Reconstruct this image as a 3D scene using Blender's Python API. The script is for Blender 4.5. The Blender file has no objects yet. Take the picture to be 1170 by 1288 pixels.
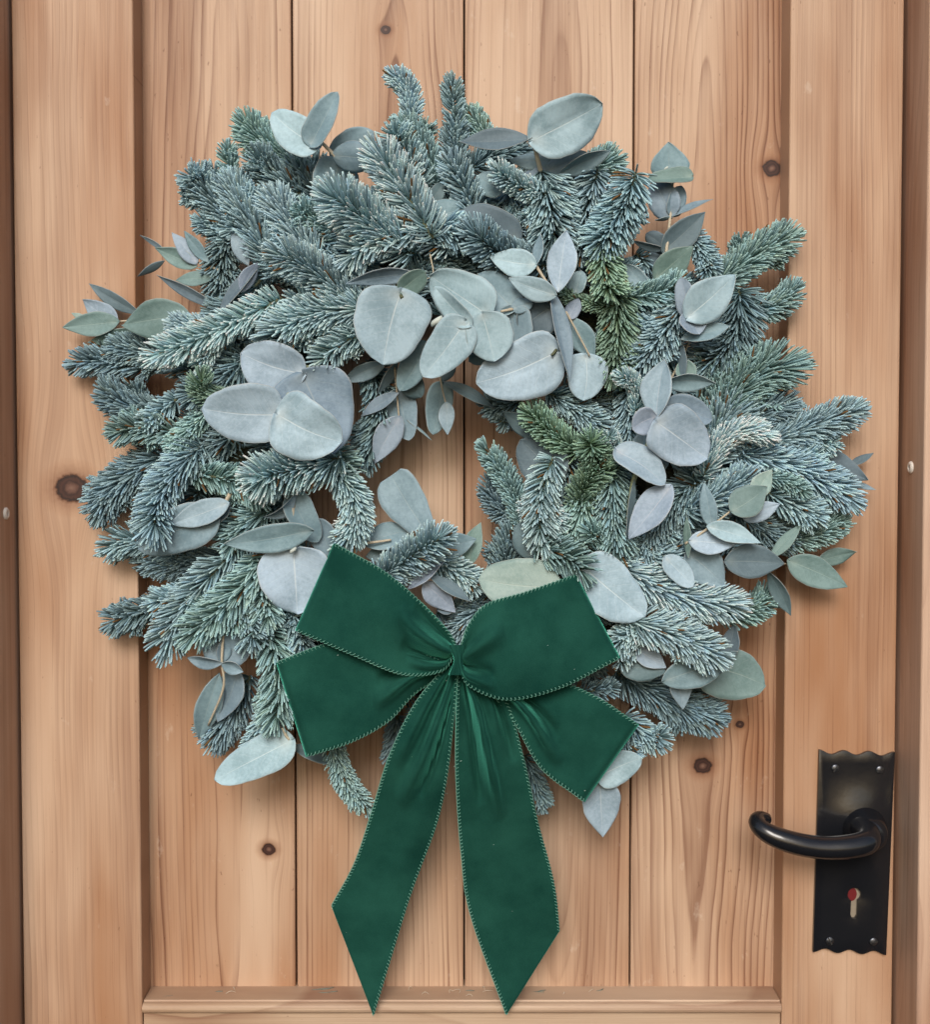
import bpy, bmesh, math, random
import numpy as np
from mathutils import Vector
from mathutils.geometry import delaunay_2d_cdt

rad = math.radians
random.seed(7)
rng = np.random.default_rng(11)
scene = bpy.context.scene
COL = scene.collection

# ------------------------------------------------------------------ camera
TILT = rad(2.0)
FPX = 1538.0                       # focal length in photograph pixels (1170 wide)
CAM = np.array([0.0, -1.0, math.tan(TILT)])
cd = bpy.data.cameras.new('camera')
cam = bpy.data.objects.new('camera', cd)
COL.objects.link(cam)
cam.location = CAM
cam.rotation_euler = (rad(90) - TILT, 0, 0)
cd.sensor_fit = 'HORIZONTAL'
cd.sensor_width = 36.0
cd.lens = 36.0 * FPX / 1170.0
cd.clip_start = 0.01
cd.clip_end = 100
scene.camera = cam
FWD = np.array([0, math.cos(TILT), -math.sin(TILT)])
UPV = np.array([0, math.sin(TILT), math.cos(TILT)])
RGT = np.array([1.0, 0, 0])

# ------------------------------------------------------------------ light
world = bpy.data.worlds.new('World')
scene.world = world
world.use_nodes = True
wn = world.node_tree
bg = wn.nodes['Background']
sky = wn.nodes.new('ShaderNodeTexSky')
sky.sky_type = 'NISHITA'
sky.sun_disc = False
SUN_EL, SUN_AZ = rad(30), rad(-6)     # azimuth measured from the viewer's side (-Y) towards -X when negative
sdir = Vector((math.sin(SUN_AZ) * math.cos(SUN_EL), -math.cos(SUN_AZ) * math.cos(SUN_EL), math.sin(SUN_EL)))
sky.sun_elevation = SUN_EL
sky.sun_rotation = math.atan2(sdir.x, sdir.y)
sky.dust_density = 3.0
sky.air_density = 1.0
sky.ozone_density = 1.0
wn.links.new(sky.outputs[0], bg.inputs[0])
bg.inputs[1].default_value = 0.125
sl = bpy.data.lights.new('sun', 'SUN')
sl.energy = 2.1
sl.angle = rad(23)
sl.color = (1.0, 0.965, 0.92)
so = bpy.data.objects.new('sun', sl)
COL.objects.link(so)
so.rotation_euler = (-sdir).to_track_quat('-Z', 'Y').to_euler()
so.location = sdir * 3
scene.view_settings.view_transform = 'Standard'
scene.view_settings.look = 'None'
scene.view_settings.gamma = 1
scene.view_settings.exposure = -0.12

LEAVES = []; BOWH = np.full((400, 440), 1e9)   # used to stop needles piercing leaves and ribbon
def HH(h):                              # wreath depth: sits back into the recess of the door panel
    return max(h * 0.80 - 10.0, 8.0 + 0.1 * h)
# ------------------------------------------------------------------ helpers
def P(px, py, h=0.0):
    """point seen at photograph pixel (px, py) standing h millimetres in front of the door's face (plane y = 0)"""
    d = FWD + RGT * ((px - 585.0) / FPX) - UPV * ((py - 644.0) / FPX)
    t = (-h / 1000.0 - CAM[1]) / d[1]
    return CAM + d * t

def PA(a):
    a = np.asarray(a, float)
    d = FWD + RGT * ((a[..., 0:1] - 585.0) / FPX) - UPV * ((a[..., 1:2] - 644.0) / FPX)
    t = (-a[..., 2:3] / 1000.0 - CAM[1]) / d[..., 1:2]
    return CAM + d * t

def mesh_obj(name, V, F, mat, parent=None, smooth=True, col=None, uvv=None):
    me = bpy.data.meshes.new(name)
    if isinstance(F, tuple):                       # (quads, tris) numpy arrays
        q, t = F
        V = np.asarray(V, np.float32)
        nq, nt = len(q), len(t)
        me.vertices.add(len(V)); me.vertices.foreach_set('co', V.ravel())
        li = np.concatenate([q.ravel(), t.ravel()]).astype(np.int32)
        me.loops.add(len(li)); me.loops.foreach_set('vertex_index', li)
        me.polygons.add(nq + nt)
        st = np.concatenate([np.arange(nq) * 4, nq * 4 + np.arange(nt) * 3]).astype(np.int32)
        me.polygons.foreach_set('loop_start', st)
        me.update(calc_edges=True)
    else:
        me.from_pydata([tuple(map(float, v)) for v in V], [], [tuple(map(int, f)) for f in F])
    me.polygons.foreach_set('use_smooth', [smooth] * len(me.polygons))
    if col is not None:
        a = me.attributes.new('tone', 'FLOAT_COLOR', 'POINT')
        a.data.foreach_set('color', np.asarray(col, np.float32).ravel())
    if uvv is not None:
        a = me.attributes.new('leafpos', 'FLOAT_VECTOR', 'POINT')
        a.data.foreach_set('vector', np.asarray(uvv, np.float32).ravel())
    me.validate()
    me.update()
    if mat: me.materials.append(mat)
    o = bpy.data.objects.new(name, me)
    COL.objects.link(o)
    if parent: o.parent = parent
    return o

def empty(name, loc, label, cat, group=None, parent=None):
    o = bpy.data.objects.new(name, None)
    o.empty_display_size = 0.02
    COL.objects.link(o)
    o.location = loc
    if label: o['label'] = label
    if cat: o['category'] = cat
    if group: o['group'] = group
    if parent: o.parent = parent
    return o

def tube(pts, radii, sides=8, caps=True):
    pts = np.asarray(pts, float); n = len(pts)
    if np.isscalar(radii): radii = [radii] * n
    tan = np.gradient(pts, axis=0); tan /= np.linalg.norm(tan, axis=1)[:, None] + 1e-12
    ref = np.array([0.13, 0.9, 0.21])
    V = []; F = []
    a = np.cross(tan[0], ref); a /= np.linalg.norm(a)
    for i in range(n):
        a = a - tan[i] * a.dot(tan[i]); a /= np.linalg.norm(a)
        b = np.cross(tan[i], a)
        for k in range(sides):
            t = 2 * math.pi * k / sides
            V.append(pts[i] + radii[i] * (math.cos(t) * a + math.sin(t) * b))
    for i in range(n - 1):
        for k in range(sides):
            k2 = (k + 1) % sides
            F.append((i * sides + k, i * sides + k2, (i + 1) * sides + k2, (i + 1) * sides + k))
    if caps:
        F.append(tuple(range(sides))[::-1]); F.append(tuple((n - 1) * sides + k for k in range(sides)))
    return V, F

def catmull(pts, n):
    p = np.asarray(pts, float)
    if len(p) == 2:
        t = np.linspace(0, 1, n)[:, None]; return p[0] * (1 - t) + p[1] * t
    p = np.vstack([2 * p[0] - p[1], p, 2 * p[-1] - p[-2]])
    m = len(p) - 3
    out = []
    seg = np.linalg.norm(np.diff(p[1:-1], axis=0), axis=1); cum = np.concatenate([[0], np.cumsum(seg)]) / seg.sum()
    for s in np.linspace(0, 1, n):
        i = min(m - 1, max(0, np.searchsorted(cum, s, side='right') - 1))
        t = (s - cum[i]) / (cum[i + 1] - cum[i])
        a, b, c, d = p[i:i + 4]
        out.append(0.5 * ((2 * b) + (c - a) * t + (2 * a - 5 * b + 4 * c - d) * t * t + (3 * b - a - 3 * c + d) * t ** 3))
    return np.array(out)

def box_verts(x0, x1, y0, y1, z0, z1):
    return [(x0, y0, z0), (x1, y0, z0), (x1, y1, z0), (x0, y1, z0), (x0, y0, z1), (x1, y0, z1), (x1, y1, z1), (x0, y1, z1)]
BOXF = [(0, 3, 2, 1), (4, 5, 6, 7), (0, 1, 5, 4), (1, 2, 6, 5), (2, 3, 7, 6), (3, 0, 4, 7)]

def bevel(o, w, seg=3, ang=35):
    m = o.modifiers.new('bevel', 'BEVEL'); m.width = w; m.segments = seg; m.limit_method = 'ANGLE'; m.angle_limit = rad(ang)
    return o

# ------------------------------------------------------------------ materials
class G:
    """tiny node-graph writer"""
    def __init__(s, name):
        s.m = bpy.data.materials.new(name); s.m.use_nodes = True
        s.t = s.m.node_tree; s.b = s.t.nodes['Principled BSDF']
    def n(s, typ, **kw):
        nd = s.t.nodes.new('ShaderNode' + typ)
        for k, v in kw.items(): setattr(nd, k, v)
        return nd
    def put(s, sock, v):
        if isinstance(v, bpy.types.NodeSocket): s.t.links.new(v, sock)
        elif v is not None: sock.default_value = v
    def math(s, op, a, b=None, c=None, clamp=False):
        nd = s.n('Math', operation=op, use_clamp=clamp)
        s.put(nd.inputs[0], a)
        if b is not None: s.put(nd.inputs[1], b)
        if c is not None: s.put(nd.inputs[2], c)
        return nd.outputs[0]
    def mix(s, f, a, b, mode='MIX'):
        nd = s.n('Mix', data_type='RGBA', blend_type=mode)
        s.put(nd.inputs[0], f); s.put(nd.inputs[6], a); s.put(nd.inputs[7], b)
        return nd.outputs[2]
    def xyz(s, x, y, z):
        nd = s.n('CombineXYZ'); s.put(nd.inputs[0], x); s.put(nd.inputs[1], y); s.put(nd.inputs[2], z)
        return nd.outputs[0]
    def noise(s, vec, scale=5, detail=3, rough=0.5):
        nd = s.n('TexNoise'); s.put(nd.inputs['Vector'], vec)
        nd.inputs['Scale'].default_value = scale; nd.inputs['Detail'].default_value = detail; nd.inputs['Roughness'].default_value = rough
        return nd.outputs[0]
    def ramp(s, f, stops, interp='LINEAR'):
        nd = s.n('ValToRGB'); s.put(nd.inputs[0], f); r = nd.color_ramp; r.interpolation = interp
        while len(r.elements) < len(stops): r.elements.new(0.5)
        for e, (p, c) in zip(r.elements, stops):
            e.position = p; e.color = (c, c, c, 1) if np.isscalar(c) else (*c, 1)
        return nd.outputs[0]
    def mrange(s, v, a, b, c=0.0, d=1.0, smooth=False):
        nd = s.n('MapRange', interpolation_type='SMOOTHSTEP' if smooth else 'LINEAR')
        s.put(nd.inputs[0], v); s.put(nd.inputs[1], a); s.put(nd.inputs[2], b); s.put(nd.inputs[3], c); s.put(nd.inputs[4], d)
        return nd.outputs[0]
    def bump(s, h, strength=0.3, dist=0.001):
        nd = s.n('Bump'); nd.inputs['Strength'].default_value = strength; nd.inputs['Distance'].default_value = dist
        s.put(nd.inputs['Height'], h); s.put(s.b.inputs['Normal'], nd.outputs[0])

def wood(name, seed=0.0, pith=(0.0, 0.02), slope=0.03, freq=190.0, knots=(), light=(0.60, 0.415, 0.28), dark=(0.24, 0.105, 0.045), horiz=False, wob=0.02, strength=1.0, gloss=0.42, side=False, tone=0.0):
    g = G(name)
    tc = g.n('TexCoord'); sep = g.n('SeparateXYZ'); g.put(sep.inputs[0], tc.outputs['Object'])
    x, y, z = sep.outputs
    if horiz: x, z = z, x
    if side: x = g.math('ADD', x, y)
    X0, Z0 = x, z
    knotmask = None; halo = None
    for (kx, kz, r) in knots:
        dx = g.math('SUBTRACT', X0, kx); dz = g.math('SUBTRACT', Z0, kz)
        a = g.math('POWER', g.math('ABSOLUTE', g.math('DIVIDE', dx, 2.3 * r)), 2.0)
        b = g.math('POWER', g.math('ABSOLUTE', g.math('DIVIDE', dz, 4.5 * r)), 2.0)
        e = g.math('EXPONENT', g.math('MULTIPLY', g.math('ADD', a, b), -1.0))
        x = g.math('SUBTRACT', x, g.math('MULTIPLY', g.math('MULTIPLY', dx, e), 0.9))
        wv = g.math('MULTIPLY', g.math('SUBTRACT', g.noise(tc.outputs['Object'], 260, 2), 0.5), 0.45)
        d = g.math('ADD', g.math('SQRT', g.math('ADD', g.math('POWER', g.math('ABSOLUTE', g.math('DIVIDE', dx, r)), 2.0), g.math('POWER', g.math('ABSOLUTE', g.math('DIVIDE', dz, r * 0.86)), 2.0))), wv)
        knotmask = d if knotmask is None else g.math('MINIMUM', knotmask, d)
    v1 = g.xyz(g.math('MULTIPLY', x, 3.0), seed, g.math('MULTIPLY', z, 1.1))
    n1 = g.math('SUBTRACT', g.noise(v1, 2.2, 2), 0.5)
    v2 = g.xyz(g.math('MULTIPLY', x, 12.0), seed + 3.0, g.math('MULTIPLY', z, 3.0))
    n2 = g.math('SUBTRACT', g.noise(v2, 4.0, 2), 0.5)
    xx = g.math('ADD', g.math('SUBTRACT', x, pith[0]), g.math('MULTIPLY', n1, wob))
    depth = g.math('ADD', g.math('ADD', pith[1], g.math('MULTIPLY', z, slope)), g.math('MULTIPLY', n1, wob * 2.4))
    R = g.math('SQRT', g.math('ADD', g.math('MULTIPLY', xx, xx), g.math('MULTIPLY', depth, depth)))
    R = g.math('ADD', R, g.math('MULTIPLY', n2, 0.0022))
    f = g.math('MULTIPLY', R, freq)
    fr = g.math('FRACT', f)
    ring = g.ramp(fr, [(0.0, 0.10), (0.10, 0.0), (0.45, 0.12), (0.78, 0.55), (0.92, 1.0), (1.0, 0.10)])
    idn = g.noise(g.xyz(g.math('FLOOR', f), seed + 9.0, 0.0), 1.7, 0)
    ring = g.math('MULTIPLY', ring, g.mrange(idn, 0.3, 0.7, 0.12, 1.25))
    fadev = g.noise(g.xyz(g.math('MULTIPLY', x, 30.0), seed + 6.0, g.math('MULTIPLY', z, 5.0)), 1.0, 3, 0.6)
    ring = g.math('MULTIPLY', ring, g.mrange(fadev, 0.35, 0.65, 0.25, 1.2))
    fib = g.noise(g.xyz(g.math('MULTIPLY', x, 900.0), seed, g.math('MULTIPLY', z, 9.0)), 1.0, 3, 0.6)
    fib2 = g.noise(g.xyz(g.math('MULTIPLY', x, 160.0), seed + 5.0, g.math('MULTIPLY', z, 2.5)), 1.0, 3, 0.6)
    broad = g.noise(g.xyz(g.math('MULTIPLY', x, 22.0), seed + 2.0, g.math('MULTIPLY', z, 2.2)), 1.0, 3, 0.55)
    blot = g.noise(g.xyz(g.math('MULTIPLY', X0, 9.0), seed + 7.0, g.math('MULTIPLY', Z0, 5.0)), 1.0, 3, 0.6)
    fac = g.math('ADD', g.math('MULTIPLY', ring, strength), g.math('MULTIPLY', g.math('SUBTRACT', broad, 0.5), 1.25))
    fac = g.math('ADD', fac, g.math('MULTIPLY', g.math('SUBTRACT', fib2, 0.5), 0.95))
    fac = g.math('ADD', fac, g.math('MULTIPLY', g.math('SUBTRACT', fib, 0.5), 0.8))
    fac = g.math('ADD', fac, g.math('MULTIPLY', g.math('SUBTRACT', blot, 0.5), 0.45))
    band = g.noise(g.xyz(g.math('MULTIPLY', x, 16.0), seed + 11.0, g.math('MULTIPLY', z, 0.9)), 1.0, 1, 0.5)
    fac = g.math('ADD', fac, g.math('MULTIPLY', g.math('SUBTRACT', band, 0.5), 1.5))
    fac = g.math('ADD', fac, 0.06, clamp=True)
    col = g.mix(fac, (*light, 1), (*dark, 1))
    # each board has taken the stain differently: its own tone plus patches that follow the figure
    patch = g.noise(g.xyz(g.math('MULTIPLY', x, 12.0), seed + 17.0, g.math('MULTIPLY', z, 2.6)), 1.0, 3, 0.55)
    wz = g.math('ADD', g.math('MULTIPLY', g.math('SUBTRACT', patch, 0.5), 1.5), tone)
    worn = g.mrange(wz, -0.45, 0.42, 0.0, 1.0, True)
    col = g.mix(g.math('MULTIPLY', g.math('SUBTRACT', 1.0, worn), 0.9), col, g.mix(1.0, col, (0.50, 0.29, 0.155, 1), 'MULTIPLY'))
    col = g.mix(g.math('MULTIPLY', worn, 0.28), col, (0.66, 0.52, 0.42, 1))
    pores = g.ramp(g.noise(g.xyz(g.math('MULTIPLY', X0, 330.0), seed, g.math('MULTIPLY', Z0, 120.0)), 1.0, 2, 0.5), [(0.72, 0.0), (0.77, 1.0)])
    col = g.mix(g.math('MULTIPLY', pores, 0.55), col, (0.14, 0.06, 0.03, 1))
    scuff = g.ramp(g.noise(g.xyz(g.math('MULTIPLY', X0, 60.0), seed + 4.0, g.math('MULTIPLY', Z0, 34.0)), 1.0, 4, 0.65), [(0.66, 0.0), (0.74, 1.0)])
    col = g.mix(g.math('MULTIPLY', scuff, 0.22), col, (0.72, 0.62, 0.52, 1))
    if knotmask is not None:
        kc = g.ramp(g.mrange(knotmask, 0.0, 2.4, 0.0, 1.0), [(0.0, (0.20, 0.11, 0.08)), (0.13, (0.11, 0.05, 0.035)), (0.22, (0.035, 0.013, 0.010)), (0.30, (0.06, 0.022, 0.015)), (0.39, (0.018, 0.008, 0.007)), (0.47, (0.17, 0.065, 0.03)), (1.0, (0.38, 0.18, 0.085))])
        kf = g.ramp(g.mrange(knotmask, 0.0, 2.4, 0.0, 1.0), [(0.0, 1.0), (0.42, 1.0), (0.52, 0.55), (1.0, 0.0)])
        col = g.mix(kf, col, kc)
    g.put(g.b.inputs['Base Color'], col)
    g.put(g.b.inputs['Roughness'], g.mrange(fib2, 0.2, 0.8, gloss, gloss + 0.2))
    g.b.inputs['Specular IOR Level'].default_value = 0.35
    hgt = g.math('ADD', g.math('MULTIPLY', ring, -0.5), g.math('MULTIPLY', fib, 0.8))
    if knotmask is not None: hgt = g.math('ADD', hgt, g.math('MULTIPLY', g.ramp(g.mrange(knotmask, 0.0, 2.4, 0.0, 1.0), [(0, 0.0), (0.30, 0.0), (0.4, -1.0), (0.47, 0.0)]), 1.0))
    g.bump(hgt, 0.6, 0.0005)
    return g.m

def simple(name, col, rough=0.5, metal=0.0, bumpscale=None, bstr=0.3, bdist=0.0005, spec=0.5, var=0.0):
    g = G(name)
    tc = g.n('TexCoord')
    if var:
        n = g.noise(tc.outputs['Object'], bumpscale or 80, 4)
        lo = tuple(c * (1 - var) for c in col); hi = tuple(min(1, c * (1 + var)) for c in col)
        g.put(g.b.inputs['Base Color'], g.mix(n, (*lo, 1), (*hi, 1)))
    else: g.b.inputs['Base Color'].default_value = (*col, 1)
    g.b.inputs['Roughness'].default_value = rough; g.b.inputs['Metallic'].default_value = metal
    g.b.inputs['Specular IOR Level'].default_value = spec
    if bumpscale: g.bump(g.noise(tc.outputs['Object'], bumpscale, 3), bstr, bdist)
    return g.m

def needle_mat():
    g = G('fir_needle')
    a = g.n('Attribute', attribute_name='tone')
    g.put(g.b.inputs['Base Color'], a.outputs['Color'])
    g.b.inputs['Roughness'].default_value = 0.55
    g.b.inputs['Specular IOR Level'].default_value = 0.22
    return g.m

def leaf_mat(name, col, bloom, vein, patch=0.5):
    g = G(name)
    tc = g.n('TexCoord'); oi = g.n('ObjectInfo')
    off = g.n('VectorMath', operation='MULTIPLY_ADD'); g.put(off.inputs[0], oi.outputs['Random']); off.inputs[1].default_value = (13, 7, 5); g.put(off.inputs[2], tc.outputs['Object'])
    v = off.outputs[0]
    a = g.n('Attribute', attribute_name='leafpos'); sp = g.n('SeparateXYZ'); g.put(sp.inputs[0], a.outputs['Vector'])
    u, w = sp.outputs[0], sp.outputs[1]
    aw = g.math('ABSOLUTE', w)
    cloud = g.noise(v, 38, 4, 0.6)
    fine = g.noise(v, 420, 3, 0.65)
    c = g.mix(g.mrange(g.math('ADD', cloud, g.math('MULTIPLY', g.math('SUBTRACT', fine, 0.5), 0.5)), 0.22, 0.72, 0, 1, True), (*col, 1), (*bloom, 1))
    rub = g.ramp(g.math('ADD', g.noise(v, 90, 5, 0.7), g.math('MULTIPLY', g.math('SUBTRACT', fine, 0.5), 0.25)), [(0.60, 0.0), (0.68, 1.0)])
    c = g.mix(g.math('MULTIPLY', rub, patch * 0.3), c, (col[0] * 0.55, col[1] * 0.68, col[2] * 0.66, 1))
    # side veins sweep forward from the midrib
    wob = g.math('MULTIPLY', g.math('SUBTRACT', g.noise(v, 60, 2), 0.5), 0.9)
    ph = g.math('ADD', g.math('SUBTRACT', g.math('MULTIPLY', u, 8.5), g.math('MULTIPLY', aw, 2.3)), wob)
    sv = g.math('ABSOLUTE', g.math('SUBTRACT', g.math('FRACT', ph), 0.5))
    sv = g.mrange(sv, 0.0, 0.055, 1.0, 0.0, True)
    mid = g.mrange(aw, 0.0, 0.035, 1.0, 0.0, True)
    fade = g.mrange(u, 0.0, 1.0, 1.0, 0.35)
    basepale = g.math('MULTIPLY', g.mrange(u, 0.0, 0.22, 0.75, 0.0, True), g.mrange(aw, 0.0, 0.8, 1.0, 0.0, True))
    vf = g.math('MAXIMUM', g.math('MULTIPLY', sv, 0.24), g.math('MULTIPLY', mid, 0.75))
    vf = g.math('MULTIPLY', vf, fade)
    vf = g.math('MAXIMUM', vf, g.math('MULTIPLY', basepale, 0.6))
    c = g.mix(vf, c, (*vein, 1))
    rim = g.mrange(aw, 0.955, 1.0, 0.0, 1.0, True)
    c = g.mix(g.math('MULTIPLY', rim, 0.45), c, (0.50, 0.50, 0.46, 1))
    hsv = g.n('HueSaturation'); g.put(hsv.inputs['Color'], c)
    g.put(hsv.inputs['Value'], g.mrange(oi.outputs['Random'], 0, 1, 0.88, 1.1)); g.put(hsv.inputs['Hue'], g.mrange(g.math('FRACT', g.math('MULTIPLY', oi.outputs['Random'], 17.0)), 0, 1, 0.48, 0.515))
    g.put(g.b.inputs['Base Color'], hsv.outputs[0])
    g.b.inputs['Roughness'].default_value = 0.55
    g.b.inputs['Specular IOR Level'].default_value = 0.3
    g.bump(g.math('ADD', g.math('MULTIPLY', g.math('MAXIMUM', g.math('MULTIPLY', sv, 0.5), mid), -1.0), g.math('MULTIPLY', fine, 0.7)), 0.25, 0.0006)
    return g.m

def velvet_mat():
    g = G('green_velvet')
    tc = g.n('TexCoord')
    n = g.noise(tc.outputs['Object'], 17, 5, 0.62); f = g.noise(tc.outputs['Object'], 1600, 2, 0.6)
    nap = g.mrange(g.math('ADD', n, g.math('MULTIPLY', g.math('SUBTRACT', f, 0.5), 0.35)), 0.3, 0.7)
    g.put(g.b.inputs['Base Color'], g.mix(nap, (0.006, 0.044, 0.034, 1), (0.017, 0.088, 0.066, 1)))
    g.b.inputs['Roughness'].default_value = 0.95
    g.b.inputs['Specular IOR Level'].default_value = 0.05
    g.b.inputs['Sheen Weight'].default_value = 1.0
    g.b.inputs['Sheen Roughness'].default_value = 0.3
    g.b.inputs['Sheen Tint'].default_value = (0.14, 0.75, 0.56, 1)
    g.bump(f, 0.4, 0.0004)
    return g.m

M_needle = needle_mat()
M_twig = simple('fir_twig', (0.10, 0.11, 0.06), 0.8, bumpscale=500, var=0.35)
M_stemp = simple('pale_stem', (0.50, 0.44, 0.33), 0.6, bumpscale=300, var=0.25)
M_stemg = simple('green_stem', (0.30, 0.34, 0.20), 0.6, bumpscale=300, var=0.3)
M_bud = simple('leaf_bud', (0.55, 0.60, 0.55), 0.6, var=0.15)
LEAF = {  # pale and slate tones also carry the light and shade of leaf facing
 'L': leaf_mat('leaf_pale_blue_lit', (0.25, 0.360, 0.43), (0.41, 0.55, 0.645), (0.66, 0.74, 0.75)),
 'M': leaf_mat('leaf_mid_blue', (0.155, 0.24, 0.295), (0.265, 0.375, 0.445), (0.36, 0.43, 0.44), 0.3),
 'D': leaf_mat('leaf_slate_shaded', (0.10, 0.155, 0.185), (0.15, 0.22, 0.255), (0.27, 0.33, 0.33), 0.3),
 'G': leaf_mat('leaf_grey_green', (0.12, 0.205, 0.195), (0.205, 0.31, 0.30), (0.36, 0.45, 0.40), 0.5),
 'H': leaf_mat('leaf_pale_green', (0.24, 0.36, 0.35), (0.38, 0.50, 0.48), (0.52, 0.60, 0.54), 0.6),
 'V': leaf_mat('leaf_mauve_grey', (0.205, 0.28, 0.355), (0.335, 0.43, 0.525), (0.50, 0.52, 0.56), 0.4),
}
M_velvet = velvet_mat()
M_thread = simple('stitch_thread', (0.13, 0.33, 0.26), 0.45)
M_black = None
def black_mat():
    g = G('black_iron')
    tc = g.n('TexCoord')
    g.b.inputs['Base Color'].default_value = (0.010, 0.011, 0.014, 1)
    g.b.inputs['Roughness'].default_value = 0.2
    g.b.inputs['Specular IOR Level'].default_value = 0.6
    g.bump(g.math('ADD', g.noise(tc.outputs['Object'], 36, 1, 0.5), g.math('MULTIPLY', g.noise(tc.outputs['Object'], 260, 2), 0.10)), 0.22, 0.003)
    return g.m
M_black = black_mat()
M_screw = simple('screw_steel', (0.12, 0.13, 0.15), 0.3, 0.9, bumpscale=400)
M_cap = simple('screw_cap', (0.75, 0.70, 0.64), 0.5)

# ------------------------------------------------------------------ door
REC = 28.0
ZT, ZB = 0.60, -0.62
door = empty('door', (0, 0, 0), 'varnished pine plank door the wreath hangs on', 'door')

def X(px, h=0.0, py=644): return float(P(px, py, h)[0])
def Z(px, py, h=0.0): return float(P(px, py, h)[2])
def knot(px, py, r, h): p = P(px, py, h); return (float(p[0]), float(p[2]), r * 0.00065 * (1 + REC / 1000 if h < 0 else 1))

jx = [X(172) - 0.012, X(370, -REC), X(584, -REC), X(795, -REC), X(989) + 0.012]
plank_mats = [
    wood('pine_plank_figured', 1.3, (X(285, -REC), 0.010), 0.055, 210, [knot(338, 1068, 8, -REC)], wob=0.020, tone=-0.08),
    wood('pine_plank_knotted', 4.1, (X(500, -REC), 0.016), 0.030, 230, [knot(338 + 0, 1068, 7, -REC), knot(485, 38, 6, -REC)], wob=0.018, tone=0.04),
    wood('pine_plank_plain', 8.2, (X(700, -REC), 0.008), 0.060, 220, [], wob=0.018, tone=0.12),
    wood('pine_plank_right', 12.6, (X(880, -REC), 0.010), -0.050, 230, [knot(971, 212, 11, -REC), knot(884, 963, 11, -REC), knot(931, 911, 5, -REC)], wob=0.018),
]
for i in range(4):
    gap = 0.0007
    x0, x1 = jx[i] + (gap if i else 0), jx[i + 1] - (gap if i < 3 else 0)
    y0 = REC / 1000.0
    ch = 0.0012
    # plank with a small eased edge at each joint
    prof = [(x0, y0 + 0.014), (x0, y0 + ch), (x0 + ch * .35, y0 + ch * .3), (x0 + ch, y0), (x1 - ch, y0), (x1 - ch * .35, y0 + ch * .3), (x1, y0 + ch), (x1, y0 + 0.014)]
    V = [(a, b, ZB) for a, b in prof] + [(a, b, ZT) for a, b in prof]
    n = len(prof)
    F = [(k, (k + 1) % n, n + (k + 1) % n, n + k) for k in range(n)] + [tuple(range(n))[::-1], tuple(range(n, 2 * n))]
    mesh_obj('plank', V, F, plank_mats[i], door, smooth=False)

mesh_obj('sky_blocker', box_verts(jx[0], jx[4], 0.0425, 0.05, ZB, ZT), BOXF, simple('dark_backing', (0.03, 0.018, 0.012), 0.9), door, smooth=False)  # added unseen dark sheet, keeps the sky from showing through the joints
M_stL = wood('pine_stile', 21.0, (X(60) - 0.16, 0.05), 0.02, 200, [knot(90, 614, 19, 0)], strength=0.42, wob=0.018)
M_stR = wood('pine_stile_lock', 27.0, (X(1090) + 0.14, 0.09), -0.01, 280, [], strength=0.5, wob=0.02)
M_rail = wood('pine_rail', 33.0, (Z(585, 1300), 0.05), 0.02, 220, [], horiz=True, light=(0.54, 0.40, 0.27), strength=0.6, tone=0.2)
for (a, b, mt) in ((22, 173, M_stL), (989, 1130, M_stR)):
    x0, x1 = X(a), X(b)
    o = mesh_obj('stile', box_verts(x0, x1, 0.0, 0.044, ZB, ZT), BOXF, mt, door, smooth=False)
    bevel(o, 0.0016, 3)
# bottom rail with sloping ledge and bead
zl = Z(585, 1240, -REC); zf = Z(585, 1262, 0)
prof = [(REC / 1000, zl), (0.004, zf + 0.0016), (0.0034, zf + 0.0004)]
for k in range(9):
    t = math.pi * (0.5 + k / 8.0)
    prof.append((0.0 + 0.0044 * math.cos(t) * 1.0 + 0.002, zf - 0.0040 + 0.0042 * math.sin(t)))
prof += [(0.003, zf - 0.0092), (0.003, ZB), (0.044, ZB), (0.044, zl)]
xa, xb = X(173) + 0.0005, X(989) - 0.0005
V = [(xa, a, b) for a, b in prof] + [(xb, a, b) for a, b in prof]
n = len(prof)
F = [(k, n + k, n + (k + 1) % n, (k + 1) % n) for k in range(n)] + [tuple(range(n)), tuple(range(n, 2 * n))[::-1]]
mesh_obj('bottom_rail', V, F, M_rail, door, smooth=False)

# door frame: proud jambs either side
frame = empty('door_frame', (0, 0, 0), 'wooden frame round the pine door', 'door frame')
M_jamb = wood('jamb_wood', 41.0, (0.2, 0.3), 0.01, 200, [], light=(0.64, 0.45, 0.33), dark=(0.32, 0.17, 0.11), strength=0.5, side=True)  # same wood colours on every jamb face
for s, a in ((-1, 19), (1, 1134)):
    x0 = X(a)
    x1 = x0 + s * 0.09
    o = mesh_obj('jamb', box_verts(min(x0, x1), max(x0, x1), -0.048, 0.06, ZB, ZT), BOXF, M_jamb, frame, smooth=False)
    bevel(o, 0.002, 3)
    py = 646 if s < 0 else 588
    zc = Z(8 if s < 0 else 1147, py, 22)
    V = []; F = []
    for j, (rr, dd) in enumerate(((0.0050, 0.0), (0.0050, 0.0009), (0.0038, 0.0020), (0.0018, 0.0020), (0.0014, 0.0008))):
        for k in range(20):
            t = 2 * math.pi * k / 20
            V.append((x0 - s * dd, -0.021 + rr * math.cos(t), zc + rr * math.sin(t)))
    for j in range(4):
        for k in range(20):
            k2 = (k + 1) % 20; F.append((j * 20 + k, j * 20 + k2, j * 20 + 20 + k2, j * 20 + 20 + k))
    F.append(tuple(range(80, 100)))
    mesh_obj('screw_cap', V, F, M_cap, frame)

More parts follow.
